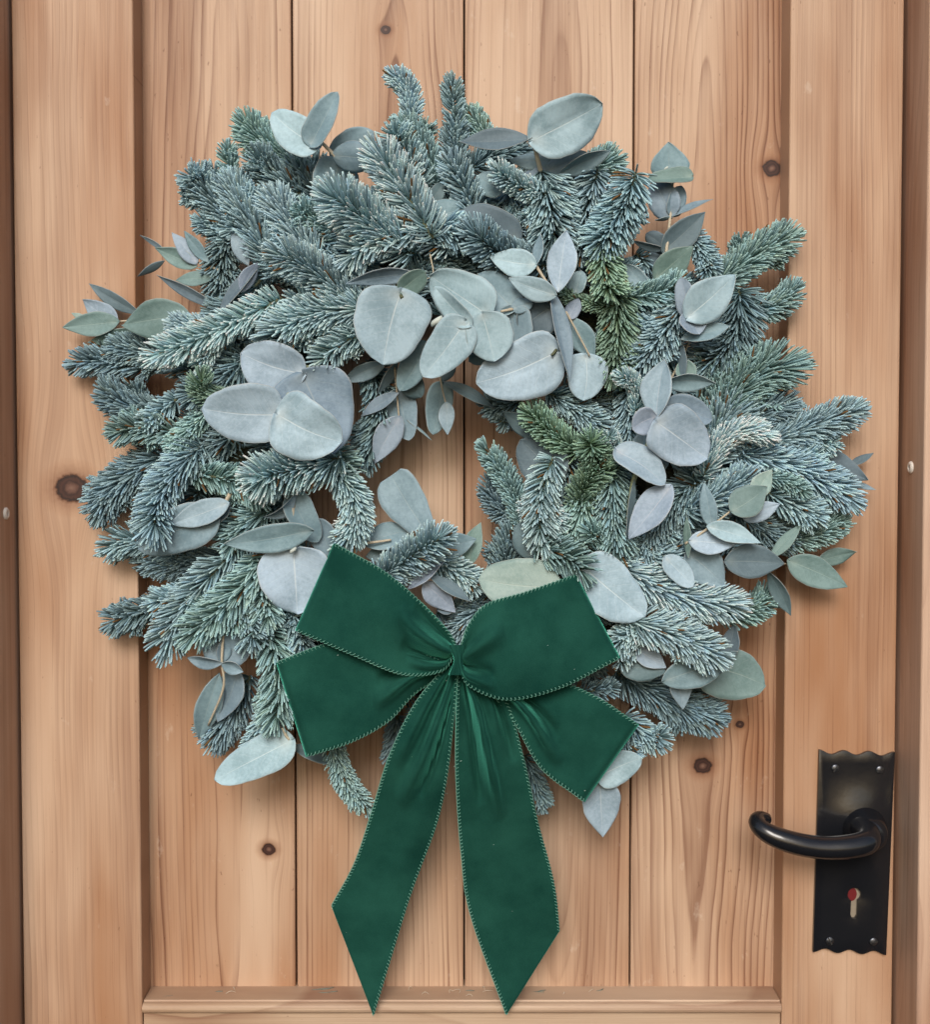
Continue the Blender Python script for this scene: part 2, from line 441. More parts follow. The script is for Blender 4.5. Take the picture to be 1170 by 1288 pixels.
# ------------------------------------------------------------------ door handle
def plate_outline():
    # scalloped top and bottom edges, plate local coordinates from photograph pixels on h=4
    tl, tr, br, bl = (1031, 943), (1126, 946), (1115, 1201), (1023, 1197)
    pts = []
    n = 60
    for k in range(n + 1):
        t = k / n
        x = tl[0] + (tr[0] - tl[0]) * t; y = tl[1] + (tr[1] - tl[1]) * t
        y += 2.6 - 2.6 * math.cos(2 * math.pi * t * 3.0)
        pts.append((x, y))
    for k in range(n + 1):
        t = k / n
        x = br[0] + (bl[0] - br[0]) * t; y = br[1] + (bl[1] - br[1]) * t
        y -= 2.4 - 2.4 * math.cos(2 * math.pi * t * 3.0)
        pts.append((x, y))
    return pts
def key_outline():
    pts = []
    cx, cy, r = 1075, 1125, 8.5
    for k in range(21):
        t = rad(60) - rad(300) * k / 20
        pts.append((cx + r * math.cos(t), cy + r * math.sin(t)))
    pts += [(1070.0, 1150), (1072, 1155), (1076, 1155), (1078.5, 1151)]
    return pts
out = plate_outline(); key = key_outline()
allp = out + key
grid_pts = [(1036 + 9.3 * i, 960 + 11.5 * j) for i in range(10) for j in range(20) if not (1058 < 1036 + 9.3 * i < 1092 and 1108 < 960 + 11.5 * j < 1166)]
co = [Vector(p) for p in allp + grid_pts]
ed = [(i, (i + 1) % len(out)) for i in range(len(out))] + [(len(out) + i, len(out) + (i + 1) % len(key)) for i in range(len(key))]
r_ = delaunay_2d_cdt(co, ed, [], 0, 1e-6)
vv, ff = r_[0], r_[2]
def inside(p, poly):
    c = False; n = len(poly)
    for i in range(n):
        a, b = poly[i], poly[(i + 1) % n]
        if (a[1] > p[1]) != (b[1] > p[1]) and p[0] < (b[0] - a[0]) * (p[1] - a[1]) / (b[1] - a[1]) + a[0]: c = not c
    return c
FF = []
for f in ff:
    c = (sum(vv[i][0] for i in f) / 3, sum(vv[i][1] for i in f) / 3)
    if inside(c, out) and not inside(c, key): FF.append(tuple(f))
Vp = []
for v in vv:
    d = math.hypot((v[0] - 1080) / 1.0, v[1] - 1032)
    Vp.append(P(v[0], v[1], 3.6 + 6.0 * math.exp(-(d / 36) ** 2)))
handle = mesh_obj('door_handle', Vp, FF, M_black, door, smooth=True)
handle['label'] = 'black lever handle on a scalloped iron plate with keyhole'
sm = handle.modifiers.new('solid', 'SOLIDIFY'); sm.thickness = 0.0036; sm.offset = -1
bm = bmesh.new(); bm.from_mesh(handle.data); bmesh.ops.recalc_face_normals(bm, faces=bm.faces)
if bm.faces[0].normal.y > 0: bmesh.ops.reverse_faces(bm, faces=bm.faces)
bm.to_mesh(handle.data); bm.free()
bevel(handle, 0.0009, 2, 50)
# lever
lp = [(1084, 1040, 2), (1086, 1042, 16), (1092, 1052, 34), (1088, 1060, 44), (1066, 1065, 48), (1035, 1066, 49), (1003, 1061, 49), (975, 1052, 47), (958, 1042, 43), (952, 1033, 37), (956, 1029, 31), (964, 1031, 27)]
c3 = PA(catmull(lp, 60))
rr = [0.0125, 0.0108, 0.0098, 0.0096, 0.0094, 0.0092, 0.0090, 0.0090, 0.0086, 0.0078, 0.0066, 0.0056]
rads = np.interp(np.linspace(0, 1, 60), np.linspace(0, 1, 12), rr)
c3 = np.vstack([c3, c3[-1] + (c3[-1] - c3[-2]) * 0.6, c3[-1] + (c3[-1] - c3[-2]) * 0.9]); rads = list(rads) + [0.0040, 0.0012]
V, F = tube(c3, rads, 20)
mesh_obj('lever', V, F, M_black, handle)
# round boss behind the lever
V = []; F = []
prf = [(0.0185, 5.0), (0.0178, 10.0), (0.0165, 14), (0.0150, 19), (0.0136, 24), (0.0120, 28), (0.008, 30), (0.0, 30.5)]
cp = P(1086, 1041, 4)
for rr_, hh in prf:
    for k in range(32):
        t = 2 * math.pi * k / 32; V.append((cp[0] + rr_ * math.cos(t), -hh / 1000, cp[2] + rr_ * math.sin(t)))
for j in range(len(prf) - 1):
    for k in range(32):
        k2 = (k + 1) % 32; F.append((j * 32 + k, j * 32 + k2, j * 32 + 32 + k2, j * 32 + 32 + k))
mesh_obj('boss', V, F, M_black, handle)
for (sx, sy) in ((1051, 966), (1107, 968), (1044, 1183), (1099, 1184)):
    c = P(sx, sy, 4.2); V = []; F = []
    prf = [(0.0034, 0.0), (0.0032, 0.0004), (0.0024, 0.0008), (0.0, 0.0010)]
    for rr_, hh in prf:
        for k in range(20):
            t = 2 * math.pi * k / 20
            x_ = rr_ * math.cos(t); z_ = rr_ * math.sin(t)
            V.append((c[0] + x_, c[1] - hh, c[2] + z_))
    for j in range(3):
        for k in range(20):
            k2 = (k + 1) % 20; F.append((j * 20 + k, j * 20 + k2, j * 20 + 20 + k2, j * 20 + 20 + k))
    s = mesh_obj('screw', V, F, M_screw, handle)
    # slot across the head
    a = random.uniform(0, 3.14); d = np.array([math.cos(a), 0, math.sin(a)]); q = np.array([-math.sin(a), 0, math.cos(a)])
    cc = c + np.array([0, -0.00138, 0])
    Vs = [cc + d * 0.0033 + q * 0.0005, cc + d * 0.0033 - q * 0.0005, cc - d * 0.0033 - q * 0.0005, cc - d * 0.0033 + q * 0.0005]
    Vs += [v + np.array([0, 0.0006, 0]) for v in Vs]
    mesh_obj('screw_slot', Vs, [(0, 1, 2, 3), (4, 7, 6, 5), (0, 4, 5, 1), (1, 5, 6, 2), (2, 6, 7, 3), (3, 7, 4, 0)], simple('slot_dark', (0.02, 0.02, 0.02), 0.6) if 'slot_dark' not in bpy.data.materials else bpy.data.materials['slot_dark'], handle, smooth=False)
# lock case seen through the keyhole: pale brass plate, red tag
def pxpoly(name, pts, h, th, mat, parent):
    n = len(pts)
    V = [P(a, b, h) for a, b in pts] + [P(a, b, h - th) for a, b in pts]
    F = [tuple(range(n)), tuple(range(n, 2 * n))[::-1]] + [(k, n + k, n + (k + 1) % n, (k + 1) % n) for k in range(n)]
    return mesh_obj(name, V, F, mat, parent, smooth=False)
pxpoly('lock_case', [(1062, 1112), (1089, 1112), (1089, 1160), (1062, 1160)], 0.3, 0.2, simple('lock_plate', (0.26, 0.22, 0.17), 0.5, 0.0, var=0.2, bumpscale=200), handle)
pxpoly('lock_follower', [(1071 + 7 * math.cos(t * .5236), 1124 + 9 * math.sin(t * .5236)) for t in range(12)], 1.0, 0.5, simple('red_plastic', (0.14, 0.008, 0.012), 0.45), handle)

# ------------------------------------------------------------------ wreath
wreath = empty('wreath', (0, 0, 0), 'round wreath of noble fir and eucalyptus hung on the pine door', 'wreath')

TONES = {  # (needle base, middle, tip): greener bases also carry gap shade, 'd' back-layer shade
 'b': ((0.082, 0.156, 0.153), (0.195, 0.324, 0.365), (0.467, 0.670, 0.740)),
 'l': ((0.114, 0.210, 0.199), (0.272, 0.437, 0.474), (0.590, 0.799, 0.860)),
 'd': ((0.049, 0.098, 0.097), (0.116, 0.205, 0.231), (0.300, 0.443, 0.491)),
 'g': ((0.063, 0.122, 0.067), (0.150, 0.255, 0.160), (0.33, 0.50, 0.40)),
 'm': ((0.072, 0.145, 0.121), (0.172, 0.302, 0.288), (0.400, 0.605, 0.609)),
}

def fir(x0, y0, x1, y1, x2, y2, W, h, style='b', tone='b', dh=0, lod=1, bag=None):
    ts = np.linspace(0, 1, 24)[:, None]
    h = HH(h)
    a = np.array([x0, y0, h], float); m = np.array([x1, y1, h + dh * 0.35], float); b = np.array([x2, y2, h + dh], float)
    if style != 's':
        dd = b[:2] - m[:2]; b[:2] -= dd / (np.linalg.norm(dd) + 1e-6) * 0.26 * W
    c = 2 * m - 0.5 * (a + b)
    pxs = (1 - ts) ** 2 * a + 2 * ts * (1 - ts) * c + ts ** 2 * b
    C = PA(pxs)
    seg = np.linalg.norm(np.diff(C, axis=0), axis=1); Lt = seg.sum()
    pxm = 0.00065 * (1 - h / 1000.0)
    Wm = W * pxm
    V, F = tube(C, list(np.linspace(0.0016, 0.0008, 24)), 5)
    tw = mesh_obj('fir_sprig', V, F, M_twig, wreath) if bag is None else None
    dens = {1: 4.0, 0: 2.0}[lod]
    n = int(Lt / pxm * dens * (0.75 if style == 'c' else 1.0))
    n = max(70, n)
    ii = np.arange(n); s = np.clip((ii + rng.random(n) * 0.8) / n, 0, 1) ** 0.93
    gold = (ii * 0.6180339 + rng.random()) % 1.0
    ntip = max(14, int(n * 0.09)); s[-ntip:] = 1 - rng.random(ntip) * 0.05
    idx = s * 23; i0 = np.clip(idx.astype(int), 0, 22); fr = (idx - i0)[:, None]
    base = C[i0] * (1 - fr) + C[i0 + 1] * fr
    T = np.gradient(C, axis=0); T /= np.linalg.norm(T, axis=1)[:, None]
    T = T[i0] * (1 - fr) + T[i0 + 1] * fr; T /= np.linalg.norm(T, axis=1)[:, None]
    toC = CAM - base; toC /= np.linalg.norm(toC, axis=1)[:, None]
    front = np.tile(np.array([0.0, -1.0, 0.0]), (n, 1))
    U = front - T * np.sum(front * T, 1)[:, None]
    nu = np.linalg.norm(U, axis=1)[:, None]
    alt = np.tile(np.array([0.0, 0.0, 1.0]), (n, 1)); alt = alt - T * np.sum(alt * T, 1)[:, None]
    U = np.where(nu < 0.35, alt, U); U /= np.linalg.norm(U, axis=1)[:, None]
    S = np.cross(T, U)
    if style == 'c':
        sg = np.sign(rng.random(n) - 0.5); phi = sg * np.abs(rng.normal(rad(74), rad(26), n))
        top_ = rng.random(n) < 0.22; phi = np.where(top_, rng.normal(0, 0.5, n), phi)
    elif style == 's':
        phi = (gold * 2 - 1) * math.pi
    else:
        phi = (gold * 2 - 1) * rad(126) + rng.normal(0, 0.06, n)
    al = rng.normal({'c': rad(68), 'b': rad(68), 's': rad(66), 'k': rad(74)}[style], rad(3.5), n)
    q = np.clip((s - 0.86) / 0.14, 0, 1)
    al = al * (1 - 0.62 * q) + rng.normal(0, 0.16, n) * q
    al = al + rad(38) * np.clip(1 - s / 0.10, 0, 1)
    al[-ntip:] = np.abs(rng.normal(0.45, 0.32, ntip)); phi[-ntip:] = rng.uniform(-math.pi, math.pi, ntip)
    Rd = np.cos(phi)[:, None] * U * (0.72 if style == 'b' else 1.0) + np.sin(phi)[:, None] * S
    D = np.cos(al)[:, None] * T + np.sin(al)[:, None] * Rd
    L = Wm * 0.49 * rng.uniform(0.86, 1.12) * (0.78 + 0.22 * np.clip(s / 0.1, 0, 1)) * rng.uniform(0.93, 1.07, n) * (1 - 0.25 * q)
    if style == 'c': L = np.where(top_, L * 0.7, L)
    L = np.minimum(L, 0.0185 if W < 76 else 0.023)
    Bv = T * rng.uniform(0.16, 0.36, n)[:, None] + U * rng.uniform(0.10, 0.34, n)[:, None] + rng.normal(0, 0.035, (n, 3))
    if style == 'k': Bv = T * rng.uniform(0.35, 0.5, n)[:, None] - Rd * 0.16 + U * 0.1
    P1 = base + L[:, None] * (D * 0.5 + Bv * 0.25); P2 = base + L[:, None] * (D * 1.03 + Bv * 1.05)
    ok = np.ones(n, bool)
    for (lB, lax, lS, lN, lLn, lhw, lu, lf) in LEAVES:
        for (a_, b_) in ((base, P1), (P1, P2)):
            da = (a_ - lB) @ lN; db = (b_ - lB) @ lN
            hit = (da * (db + 0.0012 * np.sign(db - da)) < 0)
            if not hit.any(): continue
            t_ = np.clip(da / (da - db + 1e-12), 0, 1)[:, None]; X_ = a_ + (b_ - a_) * t_ - lB
            u_ = X_ @ lax / lLn
            ok &= ~(hit & (u_ > -0.05) & (u_ < 1.03) & (np.abs(X_ @ lS) < lhw * 1.05 * np.interp(u_, lu, lf)))
    rel = P2 - CAM; zc = rel @ FWD
    gx = np.clip(((rel @ RGT) / zc * FPX + 585) / 3, 0, 390).astype(int); gy = np.clip((644 - (rel @ UPV) / zc * FPX) / 3, 0, 430).astype(int)
    ok &= ~(-P2[:, 1] * 1000 > BOWH[gx, gy] - 2.5)
    base, D, Bv, L, T, Rd, toC, s, phi = base[ok], D[ok], Bv[ok], L[ok], T[ok], Rd[ok], toC[ok], s[ok], phi[ok]; n = int(ok.sum())
    rings = [0, .3, .62, .88, .97] if lod else [0, .45, .88]
    prf = [.7, .95, 1.06, 1.0, .72] if lod else [.8, 1.05, .85]
    wd = rng.uniform(0.00145, 0.0018, n) * (0.9 if W < 40 else 1.0); th = wd * 0.55
    Sd = np.cross(D, Rd * 0.25 + toC + rng.normal(0, 0.2, (n, 3))); Sd /= np.linalg.norm(Sd, axis=1)[:, None]
    VV = []; CC = []
    cb, cm, ct = [np.array(v) for v in TONES[tone]]
    vr = rng.normal(1.0, 0.14, n)[:, None]; hue = rng.normal(0, 0.035, n)[:, None] * np.array([[1.2, 0.3, -1.0]])
    vr = np.where(rng.random((n, 1)) < 0.15, vr * 0.7, vr); dead = rng.random(n) < 0.012
    sprv = rng.normal(1.0, 0.08); sprh = np.array([1 + rng.normal(0, 0.015), 1, 1 + rng.normal(0, 0.02)])
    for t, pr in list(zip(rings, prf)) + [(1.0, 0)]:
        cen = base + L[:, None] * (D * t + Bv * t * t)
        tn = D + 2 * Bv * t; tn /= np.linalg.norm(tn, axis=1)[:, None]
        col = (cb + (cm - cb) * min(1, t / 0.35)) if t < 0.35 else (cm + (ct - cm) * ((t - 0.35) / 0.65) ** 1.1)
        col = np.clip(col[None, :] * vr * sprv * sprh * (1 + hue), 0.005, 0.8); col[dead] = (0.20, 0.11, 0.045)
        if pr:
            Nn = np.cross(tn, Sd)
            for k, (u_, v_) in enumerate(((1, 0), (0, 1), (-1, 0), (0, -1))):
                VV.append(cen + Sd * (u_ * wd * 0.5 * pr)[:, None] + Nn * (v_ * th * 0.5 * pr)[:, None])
                CC.append(col * (0.90 if u_ == 0 else 1.08))     # stomatal bloom, with light edge highlights and face shading put into the colour
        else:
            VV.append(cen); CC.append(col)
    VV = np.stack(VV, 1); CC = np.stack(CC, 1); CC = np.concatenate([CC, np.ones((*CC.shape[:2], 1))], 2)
    m_ = VV.shape[1]
    q1 = []; t1 = []
    nr = len(rings)
    for j in range(nr - 1):
        for k in range(4):
            k2 = (k + 1) % 4; q1.append((j * 4 + k, j * 4 + k2, j * 4 + 4 + k2, j * 4 + 4 + k))
    for k in range(4): t1.append(((nr - 1) * 4 + k, (nr - 1) * 4 + (k + 1) % 4, m_ - 1))
    off = (np.arange(n) * m_)[:, None, None]
    Q = (np.array(q1)[None] + off).reshape(-1, 4); Tt = (np.array(t1)[None] + off).reshape(-1, 3)
    if bag is not None:
        bag.append((VV.reshape(-1, 3), Q, Tt, CC.reshape(-1, 4))); return
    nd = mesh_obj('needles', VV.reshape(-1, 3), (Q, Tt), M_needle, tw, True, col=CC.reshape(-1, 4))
    nd['kind'] = 'stuff'
    return tw

FIRS = [
 # x0,y0, x1,y1, x2,y2, W, h, style, tone, dh
 (400,225,345,192,303,150,52,34,'b','m',5), (378,245,345,222,320,192,50,44,'k','b',14),
 (305,300,262,245,240,214,48,48,'b','b',10), (305,310,275,290,248,274,38,42,'b','b',6),
 (305,250,290,215,286,180,30,46,'c','m',4), (350,345,312,275,288,222,62,62,'b','b',-6),
 (405,345,370,290,335,240,62,68,'b','b',-4), (440,290,395,240,362,200,50,38,'b','d',0),
 (300,230,330,262,375,268,50,52,'b','b',0), (435,300,400,280,368,262,54,60,'b','m',10),
 (290,288,278,340,290,398,64,36,'b','d',0), (340,270,350,310,345,345,55,50,'b','b',0),
 (520,320,470,285,422,250,80,80,'s','l',24), (545,300,505,235,472,186,74,92,'c','l',4),
 (565,310,490,285,420,270,58,74,'b','l',8), (530,290,480,300,432,330,56,88,'c','l',6),
 (450,390,405,350,355,322,72,80,'s','l',18), (395,300,430,325,470,335,62,62,'b','b',4),
 (355,375,270,418,183,452,58,76,'c','l',6), (470,390,400,395,332,428,66,86,'b','l',12),
 (475,415,435,430,395,465,56,82,'c','l',8), (400,330,435,360,460,405,62,66,'b','b',6),
 (330,350,300,385,268,400,50,50,'b','d',0),(360,300,385,330,420,350,55,64,'b','b',5),
 (190,465,140,455,88,458,46,30,'c','d',4), (250,470,190,445,135,440,52,34,'b','d',2),
 (225,520,170,515,128,486,50,36,'b','d',4), (300,500,262,496,250,466,44,72,'k','g',14),
 (310,450,275,480,235,500,54,58,'b','d',4), (225,500,200,520,178,540,40,54,'c','b',6),
 (250,550,190,540,138,545,50,56,'c','m',4), (268,510,240,540,212,566,40,64,'b','m',4),
 (215,570,155,605,120,650,58,40,'b','d',4), (255,560,210,610,194,662,70,66,'s','b',22),
 (300,545,265,565,235,590,60,54,'b','d',4), (243,598,290,605,338,632,48,66,'c','m',6),
 (430,575,375,590,326,602,76,80,'s','l',26), (240,700,185,680,130,690,50,36,'c','b',3),
 (300,700,230,710,172,700,44,30,'b','d',0), (340,640,310,660,285,690,54,58,'b','m',6),
 (300,690,240,755,202,826,72,64,'c','b',6), (350,690,290,755,232,806,74,72,'c','m',8),
 (225,755,175,770,133,786,50,36,'c','d',2), (322,700,332,745,338,788,50,74,'c','m',4),
 (300,745,312,782,322,818,60,68,'c','b',6), (355,745,372,785,388,822,52,60,'c','b',4),
 (335,785,352,850,345,920,66,66,'c','m',6), (315,850,285,905,262,930,54,36,'b','d',0),
 (350,870,335,910,318,945,44,42,'b','b',2), (420,890,425,960,468,1024,40,44,'b','m',4),
 (462,455,478,520,445,598,52,46,'b','d',2), (420,590,448,640,428,694,58,72,'b','l',4),
 (395,555,420,570,448,600,44,64,'c','m',4), (300,640,330,690,350,720,50,54,'b','d',2),
 (330,480,290,520,260,560,50,48,'b','d',0), (395,540,360,560,320,560,50,56,'b','d',0),
 (250,620,225,650,215,690,50,44,'b','d',0), (400,770,400,820,395,870,50,46,'b','d',0),
 (515,155,515,120,490,90,40,40,'b','b',4), (550,230,530,185,500,150,48,44,'b','m',2),
 (530,235,510,195,492,160,50,62,'b','b',14),
 (575,200,572,150,568,97,36,40,'c','b',4), (625,200,605,165,585,138,42,34,'b','m',2),
 (578,225,572,190,574,150,40,38,'c','d',2), (560,240,520,215,480,195,44,46,'b','m',0),
 (600,280,585,240,562,196,54,68,'c','b',4), (590,215,625,195,665,190,48,40,'b','d',0),
 (690,245,655,235,625,215,44,78,'s','l',14), (676,202,690,250,700,320,76,70,'b','b',8),
 (752,215,738,270,730,330,66,68,'b','b',4), (800,218,780,270,745,320,78,78,'b','b',8),
 (715,235,745,215,778,200,48,40,'b','m',2), (620,240,680,225,730,215,46,36,'b','d',0),
 (505,290,545,285,595,305,62,72,'b','b',6), (690,335,640,325,598,294,72,72,'s','b',24),
 (640,280,680,300,720,345,54,54,'b','b',0), (500,330,560,338,620,335,44,52,'b','d',0),
 (545,230,590,250,620,290,52,48,'b','b',0), (640,240,655,275,650,310,54,56,'b','b',0),
 (480,210,520,240,560,260,50,46,'b','d',0),
 (757,310,763,345,770,378,60,86,'b','g',6), (775,365,778,420,772,478,66,72,'b','g',4),
 (775,385,740,382,704,368,28,80,'b','g',0), (780,375,825,370,860,352,42,74,'c','m',4),
 (868,372,835,420,790,478,64,72,'b','b',6), (862,292,885,320,892,352,44,50,'b','b',6),
 (895,365,945,325,1000,294,50,34,'b','m',4), (925,385,965,388,1004,360,44,36,'b','m',3),
 (930,365,925,420,880,468,78,46,'b','d',6), (800,320,830,350,850,400,50,46,'b','d',0),
 (885,575,925,495,1000,450,96,54,'b','m',6), (905,600,935,540,990,505,70,46,'b','d',4), (870,540,905,480,960,450,74,48,'b','m',4), (870,600,900,550,930,510,80,62,'b','b',0),
 (885,600,915,550,972,546,46,76,'k','l',6), (920,575,1000,545,1085,512,52,52,'b','b',4),
 (925,570,1000,590,1078,632,66,56,'b','b',4), (860,645,905,625,945,600,54,68,'b','b',6),
 (960,600,985,605,1010,618,34,66,'s','m',8), (965,620,1000,635,1032,655,48,60,'b','b',6),
 (985,680,1025,672,1064,648,44,44,'b','m',2), (925,645,960,665,1005,680,48,42,'b','d',0),
 (880,605,830,650,792,700,66,62,'b','b',4), (800,520,800,490,775,468,40,84,'k','l',12),
 (798,480,795,520,788,570,54,66,'b','b',2), (782,582,772,560,762,540,34,84,'k','l',14),
 (762,605,752,580,742,556,56,74,'s','g',24), (728,570,695,545,658,512,52,76,'b','g',8),
 (690,495,725,515,762,545,42,62,'b','b',2), (655,505,630,510,606,508,40,46,'b','d',0),
 (652,525,638,530,622,530,26,46,'c','d',0), (665,700,650,630,605,555,44,54,'b','m',2),
 (660,650,630,640,612,598,44,42,'b','d',0), (640,750,640,700,665,650,62,46,'b','d',0),
 (697,575,680,630,684,698,56,82,'c','l',4), (735,605,730,650,700,700,56,70,'b','m',2),
 (770,588,772,640,778,705,58,78,'b','m',2), (730,640,735,615,755,590,46,76,'s','g',12),
 (760,700,755,680,733,664,44,76,'k','m',10), (675,690,710,700,742,728,52,84,'c','m',8),
 (745,690,830,740,930,762,66,70,'b','l',4), (910,775,945,765,972,742,50,50,'b','m',2),
 (755,675,810,700,875,700,60,58,'b','b',2), (790,780,850,800,912,832,70,84,'b','l',8),
 (835,790,800,795,770,818,44,74,'b','l',8), (805,805,790,820,775,838,32,72,'c','l',6),
 (775,845,850,885,905,905,66,28,'b','d',2), (785,900,812,925,842,925,44,44,'b','b',10),
 (780,920,790,935,805,950,38,44,'c','b',4), (730,870,755,868,775,862,34,60,'c','d',0),
 (660,950,672,985,682,1015,34,12,'b','d',0), (470,735,510,705,555,676,64,80,'s','l',20),
 (540,700,575,720,602,740,48,66,'b','l',4), (550,770,590,765,625,745,44,46,'b','b',0),
 (605,765,585,785,565,812,50,56,'b','b',0), (835,470,850,510,850,560,60,50,'b','d',0),
 (840,560,880,600,880,650,60,46,'b','d',0), (900,700,870,740,830,760,60,44,'b','d',0),
 (730,500,760,530,800,560,60,46,'b','d',0), (700,560,720,600,720,650,56,56,'b','d',0),
 (840,440,830,480,820,520,56,52,'b','d',0), (975,505,995,512,1008,520,34,44,'k','d',2),
 (955,690,935,680,905,690,46,46,'b','d',0), (500,900,498,930,492,960,36,20,'b','d',0),
]
# moss-wrapped wire ring
pts = []
for k in range(97):
    a = 2 * math.pi * k / 96
    pts.append((565 + 262 * math.cos(a), 590 + 262 * math.sin(a) * 0.98, 14))
V, F = tube(PA(pts), [0.020 + 0.003 * math.sin(k * 2.3) for k in range(97)], 12, False)
mesh_obj('base_ring', V, F, simple('moss', (0.03, 0.035, 0.02), 0.95, bumpscale=300, bstr=1.0, bdist=0.003, var=0.5), wreath)

# ---- eucalyptus
SH = {
 'r': ([0, .03, .1, .22, .38, .55, .72, .86, .95, 1], [0, .42, .74, .95, 1, .97, .84, .60, .34, 0]),
 'c': ([0, .02, .08, .18, .32, .5, .7, .86, .95, 1], [0, .52, .84, .98, 1, .95, .80, .56, .34, 0]),
 'o': ([0, .04, .12, .25, .38, .52, .68, .84, .95, 1], [0, .38, .70, .94, 1, .93, .72, .40, .15, 0]),
 'l': ([0, .08, .2, .34, .48, .62, .78, .9, 1], [0, .34, .68, .92, 1, .92, .62, .30, 0]),
 's': ([0, .1, .3, .5, .7, .85, .94, 1], [.25, .5, .72, .9, 1, .97, .86, .55]),
}
def leaf(parent, bx, by, tx, ty, w, hb, ht, shape='r', tone='L', roll=None, cup=None, bend=None):
    hb = HH(hb + 9); ht = HH(ht + 9)
    B = P(bx, by, hb); T = P(tx, ty, ht)
    ax = T - B; Ln = np.linalg.norm(ax); ax /= Ln
    pxm = 0.00065 * (1 - (hb + ht) / 2000.0)
    mid = (B + T) / 2; toC = CAM - mid; toC /= np.linalg.norm(toC)
    N = toC - ax * toC.dot(ax); N /= np.linalg.norm(N); S = np.cross(ax, N)
    if shape == 'r' and Ln > 0.034 and random.random() < .7: shape = 'c'
    if roll is None: roll = random.uniform(-24, 24)
    if cup is None: cup = random.uniform(-0.18, 0.30)
    if bend is None: bend = random.uniform(-0.05, 0.09)
    r = rad(roll)
    S2 = S * math.cos(r) + N * math.sin(r); N2 = N * math.cos(r) - S * math.sin(r)
    hw = w * 0.5 * pxm / math.cos(r)
    nu, nv = 20, 11
    LEAVES.append((B, ax, S2, N2, Ln, hw, *SH[shape]))
    us = 0.5 - 0.5 * np.cos(np.linspace(0, math.pi, nu))
    pu, pf = SH[shape]
    notch = shape in 'roc'
    # smooth profile
    ff = np.interp(us, pu, pf)
    dense = np.linspace(0, 1, 200); fd = np.interp(dense, pu, pf); k_ = np.ones(9) / 9
    fd2 = np.convolve(np.pad(fd, 4, mode='edge'), k_, 'valid'); fd2[0] = fd[0]; fd2[-1] = fd[-1]
    ff = np.interp(us, dense, fd2)
    aL, aR = 1 + random.uniform(-.10, .10), 1 + random.uniform(-.10, .10)
    p1, p2, p3 = [random.uniform(0, 6.28) for _ in range(3)]
    skew = random.uniform(-.06, .06)
    wavy = random.uniform(0.04, 0.13)
    V = []; UV = []
    for u, f in zip(us, ff):
        for v in np.linspace(-1, 1, nv):
            asym = aL if v < 0 else aR
            edge = 1 + 0.025 * math.sin(u * 9 + p1 + (2 if v > 0 else 0)) + 0.012 * math.sin(u * 23 + p2)
            lat = v * hw * f * asym * edge + skew * hw * math.sin(math.pi * u) * 2
            z = cup * hw * (v * v - 0.3) * f + bend * Ln * 4 * u * (1 - u) - 0.06 * hw * math.exp(-(v / 0.12) ** 2) * f
            z += wavy * hw * math.sin(u * 6 + p3 + v * 1.6) * abs(v)
            # cordate shoulders reach back past the petiole on round leaves
            along = u - (0.07 * (1 - u) ** 6 * abs(v) if notch else 0)
            V.append(B + ax * along * Ln + S2 * lat + N2 * z); UV.append((u, v, 0))
    F = [(i * nv + j, i * nv + j + 1, (i + 1) * nv + j + 1, (i + 1) * nv + j) for i in range(nu - 1) for j in range(nv - 1)]
    o = mesh_obj('leaf', V, F, LEAF[tone], parent, True, uvv=UV)
    m = o.modifiers.new('thick', 'SOLIDIFY'); m.thickness = 0.00045; m.offset = 0
    return o

def spray(stem, r, mat, leaves, buds=()):
    """stem: list of (px,py,h); leaves: tuples for leaf()"""
    C = PA(catmull([(a, b, HH(c + 8)) for a, b, c in stem], 20))
    V, F = tube(C, list(np.linspace(r, r * 0.7, 20)), 8)
    st = mesh_obj('eucalyptus_sprig', V, F, mat, wreath)
    for l in leaves: leaf(st, *l)
    for (x, y, h, s) in buds:
        c = P(x, y, HH(h)); V = []; F = []
        for i in range(5):
            t = i / 4; rr_ = s * 0.00065 * math.sin(math.pi * (0.08 + 0.86 * t)) * 0.45
            for k in range(6):
                q = k * math.pi / 3; V.append(c + np.array([rr_ * math.cos(q) + (t - .5) * s * 0.0005, rr_ * math.sin(q), (t - .5) * s * 0.0006]))
        for i in range(4):
            for k in range(6): F.append((i * 6 + k, i * 6 + (k + 1) % 6, i * 6 + 6 + (k + 1) % 6, i * 6 + 6 + k))
        mesh_obj('bud', V, F + [tuple(range(6))[::-1], tuple(range(24, 30))], M_bud, st)
    return st

